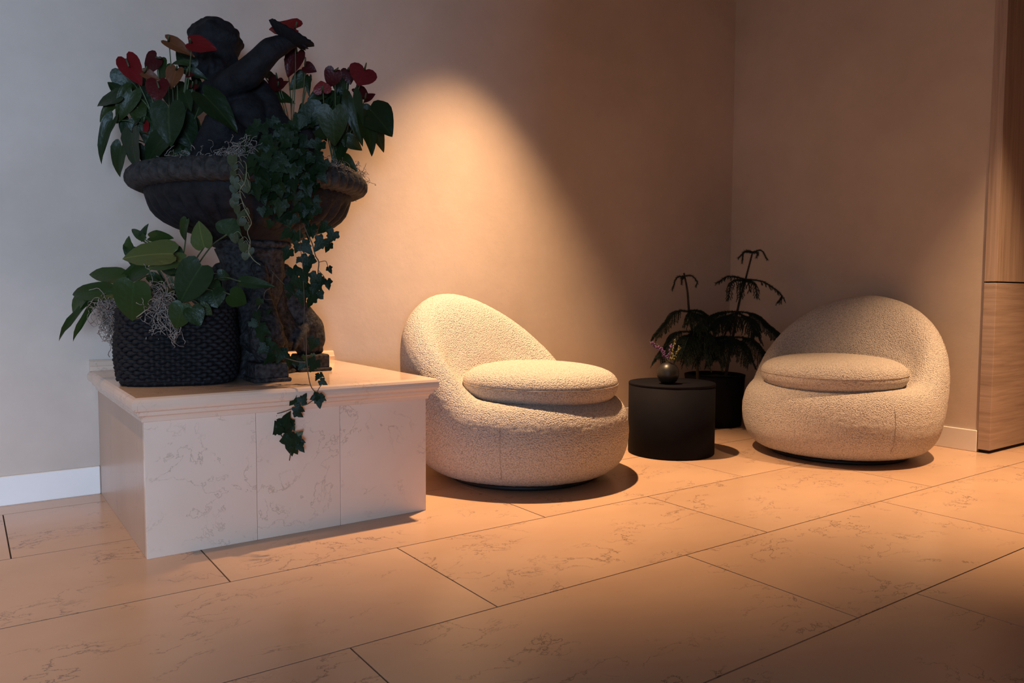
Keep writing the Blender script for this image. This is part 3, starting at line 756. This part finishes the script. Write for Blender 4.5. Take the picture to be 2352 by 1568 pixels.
IVY = [(0.0, 0.0), (0.12, -0.16), (0.30, -0.22), (0.36, -0.05), (0.52, 0.10), (0.50, 0.24), (0.34, 0.34), (0.36, 0.52), (0.24, 0.56), (0.17, 0.74), (0.07, 0.92), (0.0, 1.0)]
IVY2 = [(0.0, 0.0), (0.14, -0.20), (0.34, -0.14), (0.40, 0.02), (0.58, 0.22), (0.46, 0.34), (0.30, 0.40), (0.28, 0.58), (0.16, 0.76), (0.0, 1.0)]
LM = {}
for key, outl, mat, fo, dr in (('a', HEART, 'leaf', .24, .22), ('a2', HEART, 'leaf', .42, .38), ('b', LONG, 'leaf2', .22, .20), ('b2', LONG, 'leaf2', .45, .34),
                               ('red', SPATHE, 'red', .20, .12), ('darkred', SPATHE, 'darkred', .24, .18), ('brownred', SPATHE, 'brownred', .38, .22),
                               ('bo', LONG, 'leaf3', .22, .20), ('ivy', IVY, 'ivy', .12, .14), ('ivy2', IVY2, 'ivy', .2, .2), ('ivyy', IVY2, 'ivy_y', .15, .12), ('pale', ROUND, 'pale', .15, .25)):
    LM[key] = half_leaf('leaf', outl, fo, dr, M[mat])
def leaf_matrix(b, t, width, n):
    y = t-b; L = y.length; y = y/L
    x = y.cross(n)
    if x.length < 1e-3: x = y.cross(Vector((0.3, 0.5, 0.8)))
    x.normalize(); z = x.cross(y)
    w_ = width
    return Matrix(((x.x*w_, y.x*L, z.x*L, b.x), (x.y*w_, y.y*L, z.y*L, b.y), (x.z*w_, y.z*L, z.z*L, b.z), (0, 0, 0, 1)))
CAMV = RZ.copy()   # towards the viewer's side of the room
rl = random.Random(21)
def face_normal(jit=0.45, up=0.35):
    return (CAMV*1.0 + Vector((0, 0, up)) + Vector((rl.uniform(-jit, jit), rl.uniform(-jit, jit), rl.uniform(-jit, jit)))).normalized()

def plant_leaf(root, key, bx, by, tx, ty, wpx, d, crown, stalk='stem', rs=0.0024, dd=None, name='leaf', jit=.45):
    dd = rl.uniform(-0.03, 0.025) if dd is None else dd
    tx, ty = bx + (tx-bx)*1.06, by + (ty-by)*1.06; wpx *= 1.18
    b, t_ = P(bx, by, d), P(tx, ty, d+dd)
    o = ob(name, LM[key], root, matrix=leaf_matrix(b, t_, wpx/F*d, face_normal(jit)))
    if crown is not None:
        cx, cy, cd = crown; c = P(cx + rl.uniform(-10, 10), cy, cd)
        mid = c.lerp(b, 0.62) + Vector((0, 0, 0.25*abs(b.x-c.x) + 0.012)) + RZ*(-0.02)
        vs, fs = tube_data(spline([c, mid, b], 7), rs, 5)
        ob('stalk', mesh('stalk', vs, fs, M[stalk], True), o)
    return o
def flower(root, key, bx, by, tx, ty, wpx, d, crown, sp=None, dd=None):
    o = plant_leaf(root, key, bx, by, tx, ty, wpx, d, None, dd=dd if dd is not None else rl.uniform(-.02, .02), name='flower', jit=.3)
    b = P(bx, by, d)
    if sp is None: sp = (bx + (tx-bx)*0.1 + rl.uniform(-3, 3), by - 14)
    tip = P(sp[0], sp[1], d-0.035)
    vs, fs = tube_data([b + RZ*0.002, b.lerp(tip, .5), tip], lambda u: 0.0042*(1-0.35*u), 7)
    ob('spadix', mesh('spadix', vs, fs, M['spadix'], True), o)
    cx, cy, cd = crown; c = P(cx + rl.uniform(-12, 12), cy, cd)
    mid = c.lerp(b, 0.55) + Vector((rl.uniform(-.012, .012), 0, 0.01)) - RZ*0.015
    vs, fs = tube_data(spline([c, mid, b - RZ*0.003], 7), 0.0022, 5)
    ob('flower_stalk', mesh('flower_stalk', vs, fs, M['stem'], True), o)
    return o

# left anthurium
def A(x, y): return (210 + x*0.2169, 80 + y*0.2169)
cA = (392, 388, 2.98)
an = empty('anthurium_plant', P(392, 388, 2.98)); tag(an, 'red anthurium growing in the urn left of the cherub', 'plant', 'anthuriums in the urn')
for (bx, by, tx, ty, w_, d, key) in [
    (225, 905, 25, 1285, 135, 2.90, 'a2'), (300, 650, 30, 712, 175, 2.88, 'a'), (262, 715, 66, 865, 120, 2.92, 'a2'), (300, 610, 178, 485, 110, 2.92, 'a2'),
    (330, 395, 395, 650, 230, 2.97, 'a'), (430, 600, 268, 890, 190, 2.90, 'a2'), (470, 715, 520, 960, 170, 2.93, 'a'), (818, 765, 806, 1142, 335, 2.80, 'a'),
    (430, 1045, 432, 1420, 280, 2.82, 'a'), (320, 1180, 236, 1475, 165, 2.86, 'a2'), (500, 925, 372, 1040, 95, 2.88, 'a2'), (760, 1090, 548, 1340, 270, 2.84, 'a'),
    (1050, 330, 905, 160, 185, 2.96, 'a'), (1030, 305, 828, 278, 62, 2.90, 'a2'), (1010, 370, 1200, 440, 110, 2.93, 'a2'), (800, 310, 690, 470, 185, 2.93, 'a'),
    (990, 620, 1042, 772, 120, 2.86, 'a'), (1195, 640, 1535, 962, 270, 2.82, 'a'), (930, 900, 1060, 1195, 300, 2.90, 'a'), (650, 930, 640, 1210, 250, 2.92, 'a'),
    (600, 620, 500, 830, 230, 2.97, 'a'), (880, 560, 930, 820, 250, 2.99, 'a'), (1060, 480, 1190, 620, 150, 2.99, 'a'), (700, 1150, 760, 1400, 200, 2.92, 'a'),
    (560, 1180, 600, 1400, 170, 2.90, 'a2'), (1120, 650, 1050, 880, 230, 2.97, 'a'), (470, 430, 560, 600, 190, 2.99, 'a'), (960, 1010, 850, 1300, 240, 2.95, 'a')]:
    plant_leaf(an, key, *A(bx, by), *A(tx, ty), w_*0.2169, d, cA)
for i in range(16):
    bx, by = rl.uniform(330, 1080), rl.uniform(520, 1150); an_ = rl.uniform(-.9, .9); L_ = rl.uniform(190, 300)
    plant_leaf(an, rl.choice(('a', 'a2')), *A(bx, by), *A(bx+L_*sin(an_), by+L_*cos(an_)), L_*0.15, rl.uniform(2.93, 3.02), cA, jit=.8)
for (bx, by, tx, ty, w_, d, key, sp) in [
    (372, 262, 512, 505, 200, 2.86, 'red', (395, 330)), (690, 240, 566, 392, 180, 2.92, 'darkred', (735, 245)), (560, 402, 716, 468, 95, 2.84, 'brownred', None),
    (700, 500, 690, 695, 205, 2.80, 'darkred', (715, 560)), (900, 370, 828, 545, 165, 2.88, 'brownred', (905, 330)), (818, 70, 1062, 192, 130, 2.84, 'brownred', (818, 5)),
    (1062, 85, 1310, 140, 170, 2.80, 'red', (1040, 40)), (555, 935, 575, 1045, 100, 2.90, 'red', None), (1010, 425, 1085, 410, 60, 2.86, 'darkred', None), (1070, 560, 1130, 520, 70, 2.90, 'darkred', None)]:
    flower(an, key, *A(bx, by), *A(tx, ty), w_*0.2169, d, cA, A(*sp) if sp else None)

# right anthurium
def B(x, y): return (580 + x*0.2168, 80 + y*0.2168)
cB = (772, 378, 3.02)
an = empty('anthurium_plant', P(772, 378, 3.02)); tag(an, 'red anthurium at the right side of the urn, nearest the lit wall', 'plant', 'anthuriums in the urn')
for (bx, by, tx, ty, w_, d, key) in [
    (850, 800, 856, 1155, 290, 2.86, 'a'), (1062, 665, 1116, 1102, 195, 2.90, 'a2'), (1255, 800, 1472, 1024, 345, 2.94, 'a'), (1190, 870, 1296, 1238, 200, 2.92, 'a'),
    (1270, 905, 1388, 1218, 150, 2.97, 'a2'), (705, 800, 436, 930, 230, 2.94, 'a'), (930, 470, 958, 690, 160, 3.02, 'a'), (760, 600, 585, 690, 130, 2.96, 'a'),
    (1000, 1100, 1152, 1215, 135, 2.96, 'a2'), (962, 1050, 968, 1172, 80, 2.96, 'a'), (960, 1300, 1082, 1395, 110, 2.98, 'a2'), (790, 1030, 556, 1140, 180, 2.92, 'a'),
    (1180, 820, 1320, 830, 160, 2.96, 'a2'), (900, 650, 800, 830, 210, 2.97, 'a'), (960, 1140, 900, 1330, 150, 2.99, 'a'), (720, 700, 650, 900, 220, 3.0, 'a'), (880, 640, 980, 860, 200, 2.99, 'a')]:
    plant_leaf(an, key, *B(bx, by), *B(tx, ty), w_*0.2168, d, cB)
for i in range(9):
    bx, by = rl.uniform(640, 1150), rl.uniform(640, 1050); an_ = rl.uniform(-.9, .9); L_ = rl.uniform(180, 280)
    plant_leaf(an, rl.choice(('a', 'a2')), *B(bx, by), *B(bx+L_*sin(an_), by+L_*cos(an_)), L_*0.15, rl.uniform(2.96, 3.05), cB, jit=.8)
for (bx, by, tx, ty, w_, d, key, sp) in [
    (868, 385, 806, 545, 165, 2.90, 'darkred', (908, 350)), (1010, 375, 1032, 512, 140, 2.98, 'darkred', (1018, 348)), (1188, 372, 1112, 522, 290, 2.88, 'red', (1206, 300)),
    (745, 605, 724, 490, 165, 2.90, 'red', None), (1105, 575, 1228, 655, 120, 2.96, 'darkred', None), (1190, 685, 1295, 618, 80, 2.96, 'darkred', None)]:
    flower(an, key, *B(bx, by), *B(tx, ty), w_*0.2168, d, cB, B(*sp) if sp else None)
# middle anthurium behind the cherub's raised arm
cC = (668, 300, 3.14)
an = empty('anthurium_plant', P(668, 372, 3.12)); tag(an, 'red anthurium behind the raised arm of the cherub', 'plant', 'anthuriums in the urn')
cC = (670, 372, 3.12)
for (bx, by, tx, ty, w_, d, key) in [
    (230, 650, 436, 690, 160, 3.10, 'a'), (112, 405, 292, 480, 125, 3.12, 'a'), (562, 440, 395, 562, 160, 3.12, 'a'), (600, 455, 578, 612, 66, 3.08, 'a2'), (535, 748, 468, 862, 66, 3.08, 'a'), (360, 270, 345, 350, 80, 3.12, 'a')]:
    plant_leaf(an, key, *B(bx, by), *B(tx, ty), w_*0.2168, d, cC)
for (bx, by, tx, ty, w_, d, key, sp) in [
    (470, 190, 368, 425, 175, 3.04, 'darkred', None), (560, 335, 668, 380, 110, 3.02, 'darkred', (560, 240)), (270, 560, 365, 488, 80, 3.08, 'darkred', None), (262, 470, 190, 602, 150, 3.08, 'darkred', None)]:
    flower(an, key, *B(bx, by), *B(tx, ty), w_*0.2168, d, cC, B(*sp) if sp else None)
fo = flower(an, 'red', 678, 66, 618, 61, 50, 2.99, cC, (682, 50), dd=0.02)

# ------------------------------------------------------------------ basket and its plant
BC = Vector((0.655, 3.065, PZ)); BR, BH = 0.200, 0.272
bk = empty('woven_basket', BC); tag(bk, 'black woven rope basket planter at the left end of the plinth', 'basket')
def sq(a, r, e=3.4):
    c_, s_ = cos(a), sin(a); k = (abs(c_)**e + abs(s_)**e)**(-1/e); return Vector((r*k*c_, r*k*s_, 0))
ROT = Matrix.Rotation(radians(-18), 4, 'Z')
NROW = 20
for j in range(NROW):
    z = 0.010 + (BH-0.02)*j/(NROW-1); u = j/(NROW-1)
    r = BR*(0.965 + 0.05*sin(pi*min(1, u*1.15))*0.9 - (0.05 if j == 0 else 0))
    n, seg, vs, fs = 200, 6, [], []
    rj = random.Random(j)
    for i in range(n):
        a = 2*pi*i/n; ph = 2*pi*i/5.0 + j*pi
        jt = rj.uniform(-.0012, .0012)
        c0 = sq(a, r + 0.0035*cos(ph) + jt); c0.z = z + 0.0022*sin(ph*0.5) + jt
        rad = 0.0078*(1 + 0.25*cos(ph))
        od = Vector((cos(a), sin(a), 0))
        for k in range(seg):
            b_ = 2*pi*k/seg; vs.append(c0 + od*rad*cos(b_) + Vector((0, 0, 1))*rad*1.05*sin(b_))
    for i in range(n):
        for k in range(seg): fs.append((i*seg+k, i*seg+(k+1) % seg, ((i+1) % n)*seg+(k+1) % seg, ((i+1) % n)*seg+k))
    ob('woven_row', mesh('woven_row', vs, fs, M['basket'], True), bk, matrix=Matrix.Translation(BC) @ ROT)
vs, fs = [], []
pr_ = [(BR*0.92, 0.0), (BR*0.965, 0.012), (BR*0.985, BH*0.9), (BR*0.93, BH*0.9), (BR*0.90, BH*0.80), (0.01, BH*0.82)]
for (r, z) in pr_:
    for i in range(60):
        p = sq(2*pi*i/60, r); vs.append((p.x, p.y, z))
for j in range(len(pr_)-1):
    for i in range(60): fs.append((j*60+i, j*60+(i+1) % 60, (j+1)*60+(i+1) % 60, (j+1)*60+i))
fs.append(tuple(reversed(range(60)))); fs.append(tuple(5*60+i for i in range(60)))
ob('liner', mesh('liner', vs, fs, M['basket'], True), bk, matrix=Matrix.Translation(BC) @ ROT)

def Dq(x, y): return (120 + x*0.2550, 500 + y*0.2550)
cD = (405, 700, 2.92)
bp = empty('leafy_plant', P(*cD)); tag(bp, 'leafy green plant without flowers growing in the black woven basket', 'plant')
for (bx, by, tx, ty, w_, d, key, col) in [
    (440, 680, -20, 1050, 95, 2.82, 'b', 0), (415, 745, 140, 1090, 65, 2.84, 'b', 0), (545, 668, 135, 668, 150, 2.80, 'b2', 0), (310, 670, 150, 836, 150, 2.83, 'b', 0),
    (640, 540, 314, 475, 150, 2.86, 'b', 0), (860, 445, 530, 615, 140, 2.84, 'b2', 0), (735, 585, 690, 916, 310, 2.625, 'b', 0), (1085, 325, 622, 318, 245, 2.74, 'b', 1),
    (1180, 385, 850, 425, 150, 2.80, 'b', 1), (880, 175, 1075, 160, 120, 2.80, 'b', 0), (830, 190, 698, 93, 65, 2.84, 'b', 0), (800, 195, 845, 62, 58, 2.85, 'b', 0),
    (690, 250, 735, 452, 85, 2.86, 'b2', 0), (690, 300, 680, 178, 70, 2.86, 'b', 0), (1345, 430, 1128, 742, 300, 2.63, 'b', 0), (1370, 262, 1300, 45, 185, 2.74, 'b', 1), (1215, 15, 1150, 195, 85, 2.76, 'b2', 0),
    (1570, 150, 1630, 15, 215, 2.72, 'b', 0), (1700, 572, 1960, 602, 95, 2.66, 'b', 0), (1600, 690, 1745, 757, 180, 2.68, 'b', 0), (1440, 655, 1475, 795, 200, 2.72, 'b', 0),
    (1180, 780, 1108, 992, 185, 2.62, 'b', 0), (1252, 812, 1330, 960, 160, 2.62, 'b', 0), (1330, 785, 1432, 872, 95, 2.68, 'b', 0), (1488, 500, 1600, 545, 85, 2.76, 'b', 0),
    (870, 525, 1005, 585, 95, 2.82, 'b', 0), (1115, 500, 978, 458, 70, 2.84, 'b', 0), (1425, 645, 1465, 530, 160, 2.78, 'b', 0), (1108, 285, 1172, 320, 80, 2.82, 'b', 0),
    (1000, 720, 1100, 640, 120, 2.86, 'b', 0), (1290, 690, 1400, 760, 130, 2.80, 'b', 0), (900, 700, 960, 600, 110, 2.90, 'b', 0)]:
    plant_leaf(bp, 'bo' if col else key, *Dq(bx, by), *Dq(tx, ty), w_*0.2550, d, cD if bx > 600 else (330, 700, 2.88), rs=0.0027, jit=.35)

# ------------------------------------------------------------------ ivy
UD = -(Vector((UX, UY, 0)) - Vector((0, 0, CH))).dot(RZ)      # urn axis distance along the view
def ivy_d(px, extra=0.0, R_=0.452):
    lat = (px-575)/F*UD
    return UD - 0.06 - sqrt(max(0.0, R_*R_-lat*lat))*0.97 + extra
iv = empty('ivy_plant', P(640, 378, ivy_d(640, .06))); tag(iv, 'dark green ivy spilling over the urn and trailing onto the plinth', 'plant')
ri = random.Random(77)
def ivy_leaf(px, py, size, d, ang=None, key=None, dn=0.5):
    """size in image pixels, pointing mostly down"""
    ang = ri.uniform(-1.1, 1.1) if ang is None else ang
    L = size*1.15
    bx, by = px - 0.42*L*sin(ang), py - 0.42*L*cos(ang)
    tx, ty = px + 0.58*L*sin(ang), py + 0.58*L*cos(ang)
    b, t_ = P(bx, by, d), P(tx, ty, d + ri.uniform(-.012, .012))
    n = (CAMV + Vector((ri.uniform(-dn, dn), ri.uniform(-dn, dn), ri.uniform(-.1, dn)))).normalized()
    return ob('leaf', LM[key or ri.choice(('ivy', 'ivy2'))], iv, matrix=leaf_matrix(b, t_, L*1.0/F*d, n))
# dense cushion over the rim
for i in range(150):
    while True:
        u, v_ = ri.gauss(0, .55), ri.gauss(0, .55)
        if u*u+v_*v_ < 1.1: break
    px, py = 650 + u*92, 372 + v_*105
    d = ivy_d(px, ri.uniform(-.035, .03)) + max(0, (py-440)/F*1.2)
    if py < 375: d += (375-py)/F*2.2
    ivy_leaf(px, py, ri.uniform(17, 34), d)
# lower fringe on the bowl
for i in range(34):
    px, py = ri.uniform(600, 765), ri.uniform(440, 545)
    if px > 740 and py < 480: continue
    ivy_leaf(px, py, ri.uniform(16, 30), ivy_d(px, .03) + max(0, (py-440)/F*1.4))
def E_(x, y): return (500 + x*0.2551, 500 + y*0.2551)
def strand(pts, d, r=0.0022, mat='vine', root=None):
    vs, fs = tube_data(spline([P(x, y, d + (e[0] if e else 0)) for (x, y, *e) in pts], 6), r, 5)
    return ob('vine', mesh('vine', vs, fs, M[mat], True), root or iv)
dS = 2.83
strand([E_(760, 20), E_(810, 150), E_(850, 230), E_(880, 340), E_(910, 400), E_(905, 500), E_(930, 590)], dS)
strand([E_(885, 350), E_(820, 365), E_(790, 400)], dS, .0013); strand([E_(910, 400), E_(970, 390), E_(990, 430), E_(1010, 470)], dS, .0013)
strand([E_(905, 470), E_(950, 520), E_(980, 570)], dS, .0013); strand([E_(740, 60), E_(745, 260), E_(765, 420), E_(770, 560), E_(780, 780), E_(775, 1000), E_(780, 1200)], dS-.02, .0013)
for (x, y, s_) in [(700, 190, 120), (620, 330, 105), (800, 275, 120), (915, 240, 125), (1022, 175, 110), (990, 265, 85), (805, 415, 135), (725, 385, 50), (715, 270, 85), (1010, 470, 55), (870, 560, 115),
                   (992, 600, 80), (920, 590, 90), (690, 515, 120), (640, 705, 50), (745, 610, 150), (870, 700, 125), (760, 725, 115), (835, 745, 115), (855, 1140, 105), (660, 640, 90), (880, 640, 90), (780, 520, 120), (800, 660, 110)]:
    ivy_leaf(*E_(x, y), s_*.2551, dS + ri.uniform(-.02, .02), ri.uniform(-.8, .8), None, .35)
strand([E_(480, 470), E_(560, 560), E_(690, 690), E_(770, 770)], 2.86, .0018); strand([E_(500, 500), E_(480, 620), E_(430, 660), E_(420, 730), E_(490, 735)], 2.80, .0013)
for (x, y, s_, k) in [(360, 890, 90, 0), (330, 960, 80, 0), (420, 1010, 110, 0), (395, 1080, 100, 0), (440, 1150, 110, 0), (465, 1215, 95, 0), (450, 1280, 105, 0), (560, 1250, 105, 0), (600, 1225, 90, 0), (640, 1290, 90, 0),
                      (455, 850, 60, 0), (370, 760, 70, 0), (500, 1260, 90, 0), (690, 1300, 70, 0), (785, 1270, 60, 1), (858, 1245, 42, 1), (858, 1330, 110, 0), (755, 1335, 75, 0), (720, 1310, 70, 0), (810, 1310, 70, 0), (400, 1180, 90, 0), (530, 1180, 60, 0)]:
    ivy_leaf(*E_(x, y), s_*.2551, (2.72 if x < 620 else 2.80) + ri.uniform(-.015, .015), None, 'ivyy' if k else None)
strand([E_(400, 740), E_(350, 880), E_(390, 1040), E_(440, 1160), E_(560, 1240), E_(700, 1290), E_(790, 1300)], 2.765, .0018)
# strand that falls over the plinth's edge
def Fq(x, y): return (560 + x*0.1913, 780 + y*0.1913)
dF = 2.70
strand([Fq(745, -120)+(.05,), Fq(755, 250)+(.03,), Fq(800, 540)+(.0,), Fq(870, 640), Fq(888, 690)], dF, .0018)
strand([Fq(870, 640), Fq(905, 580), Fq(945, 520)], dF, .0013)
strand([Fq(885, 690), Fq(820, 735), Fq(740, 782), Fq(660, 790), Fq(560, 835), Fq(470, 868), Fq(380, 892), Fq(318, 930), Fq(310, 985), Fq(360, 1040), Fq(430, 1125), Fq(480, 1190), Fq(560, 1300), Fq(548, 1450)], dF-.005, .0018)
strand([Fq(600, 1190), Fq(640, 1210), Fq(660, 1270)], dF-.01, .0012)
for (x, y, s_, an_, k) in [(885, 450, 85, -.6, 0), (935, 425, 60, .9, 0), (955, 512, 95, 1.0, 0), (845, 690, 110, -1.2, 0), (900, 740, 150, .15, 0), (945, 705, 90, 1.0, 0), (590, 735, 130, -.8, 0), (715, 705, 125, 2.6, 0), (665, 830, 130, 1.1, 0), (660, 895, 110, .9, 0),
                           (345, 900, 75, -1.4, 0), (505, 960, 190, 2.8, 0), (575, 1030, 115, .5, 0), (365, 1085, 175, -1.0, 0), (480, 1085, 110, 1.3, 0), (530, 1140, 130, -.9, 0), (560, 1265, 230, .0, 0), (615, 1330, 110, .5, 0), (675, 1130, 90, 2.3, 1), (685, 1215, 100, 1.2, 0), (685, 1300, 110, .6, 0), (430, 1040, 90, .7, 0)]:
    ivy_leaf(*Fq(x, y), s_*.1913*0.92, dF - .012 + ri.uniform(-.006, .006), an_, 'ivyy' if k else None, .3)

# pale trailing vine at the front of the urn
def Gq(x, y): return (280 + x*0.2466, 320 + y*0.2466)
pv = empty('trailing_vine', P(*Gq(1140, 200), 2.70)); tag(pv, 'pale yellow green trailing vine hanging down the front of the urn', 'plant')
dP = 2.62
strand([Gq(1090, 190)+(.09,), Gq(1150, 215)+(.02,), Gq(1160, 300), Gq(1145, 400), Gq(1100, 470), Gq(1118, 570), Gq(1150, 660), Gq(1205, 770), Gq(1170, 860), Gq(1195, 950), Gq(1180, 1040), Gq(1225, 1120), Gq(1290, 1170)], dP, .0016, 'palevine', pv)
for (x, y, s_) in [(1050, 262, 75), (1042, 330, 80), (1050, 385, 90), (1038, 465, 85), (1065, 540, 80), (1050, 595, 90), (1078, 655, 85), (1112, 715, 95), (1145, 440, 115), (1150, 360, 70), (1130, 770, 75), (1040, 920, 90),
                   (1105, 960, 70), (1130, 1010, 100), (1095, 770, 70), (1150, 690, 70), (1030, 200, 110), (1075, 430, 70), (1165, 820, 60), (1200, 1040, 70), (1150, 1090, 75)]:
    bx, by = Gq(x, y-s_*.45); tx, ty = Gq(x + ri.uniform(-20, 20), y+s_*.5)
    d = dP + ri.uniform(-.012, .012)
    o = ob('leaf', LM['pale'], pv, matrix=leaf_matrix(P(bx, by, d), P(tx, ty, d), s_*.95*.2466/F*d, face_normal(.5, .1)))
    sx, sy = Gq(min(1190, x+85+ri.uniform(-10, 10)), y-10)
    vs, fs = tube_data(spline([P(bx, by, d), P((bx+sx)/2, min(by, sy)-5, d-.008), P(sx, sy+4, dP)], 5), .0009, 4)
    ob('tendril', mesh('tendril', vs, fs, M['palevine'], True), o)

# ------------------------------------------------------------------ dry moss (nobody could count the threads)
def moss(label, blobs, n, seed, hang=0.0, r=0.0012, ln=(0.04, 0.10)):
    rm = random.Random(seed); vs, fs = [], []
    tot = sum(b[3] for b in blobs)
    for (c, rad, down, wgt) in blobs:
        for i in range(int(n*wgt/tot)):
            g = Vector((rm.gauss(0, .5), rm.gauss(0, .5), rm.gauss(0, .5)))
            p = Vector(c) + Vector((g.x*rad[0], g.y*rad[1], g.z*rad[2]))
            L = rm.uniform(*ln); k = 14
            d = Vector((rm.gauss(0, 1), rm.gauss(0, 1), rm.gauss(0, 1))).normalized()
            pts = [p.copy()]
            for j in range(k):
                d = (d + Vector((rm.gauss(0, .38), rm.gauss(0, .38), rm.gauss(0, .38)-down*0.22))).normalized()
                cc = Vector(c); off = p - cc
                pull = Vector((-off.x/rad[0], -off.y/rad[1], -off.z/rad[2]*(0.4 if down else 1)))*0.14
                d = (d + pull).normalized()
                p = p + d*L/k; pts.append(p.copy())
            tube_data(pts, r*rm.uniform(.7, 1.3), 3, vs, fs)
    o = ob('dry_moss', mesh('dry_moss', vs, fs, M['moss'], True)); tag(o, label, 'moss', 'dry moss on the planters', 'stuff')
RR = Vector((UX, UY, 0))
moss('grey dry moss hanging over the front of the black basket', [(P(366, 688, 2.685), (.036, .022, .02), .2, 3), (P(376, 712, 2.67), (.034, .016, .03), .6, 1.8), (P(392, 738, 2.66), (.024, .014, .035), 1.0, .7), (P(346, 738, 2.66), (.012, .012, .035), 1.0, .3)], 170, 1, r=0.0013, ln=(.05, .15))
moss('grey dry moss bulging over the left end of the black basket', [(P(250, 710, 2.80), (.034, .03, .025), .2, 3), (P(255, 735, 2.80), (.03, .024, .03), .5, 1.6), (P(268, 758, 2.76), (.02, .02, .025), .8, .4)], 210, 2, r=0.0012, ln=(.05, .15))
moss('grey dry moss below the cherub at the front of the urn', [(P(562, 350, 2.72), (.055, .04, .022), .1, 3), (P(540, 358, 2.70), (.03, .03, .02), .2, 1)], 210, 3)
bl = []
for i in range(8):
    a = radians(-62 + 10*i); bl.append(((UX + 0.385*cos(a), UY + 0.385*sin(a), 1.335 - 0.004*abs(i-4)), (.055, .055, .026), .1, 1))
bl.append(((UX + 0.42*cos(radians(-10)), UY+0.42*sin(radians(-10)), 1.315), (.05, .05, .03), .5, .8))
moss('brownish dry moss heaped along the right rim of the urn', bl, 620, 4, ln=(.03, .08))
bl = [((UX + 0.36*cos(radians(a)), UY + 0.36*sin(radians(a)), 1.325), (.05, .05, .012), .1, 1) for a in (-150, -138, -126, -114)]
moss('thin wisps of dry moss along the left rim of the urn', bl, 70, 5)
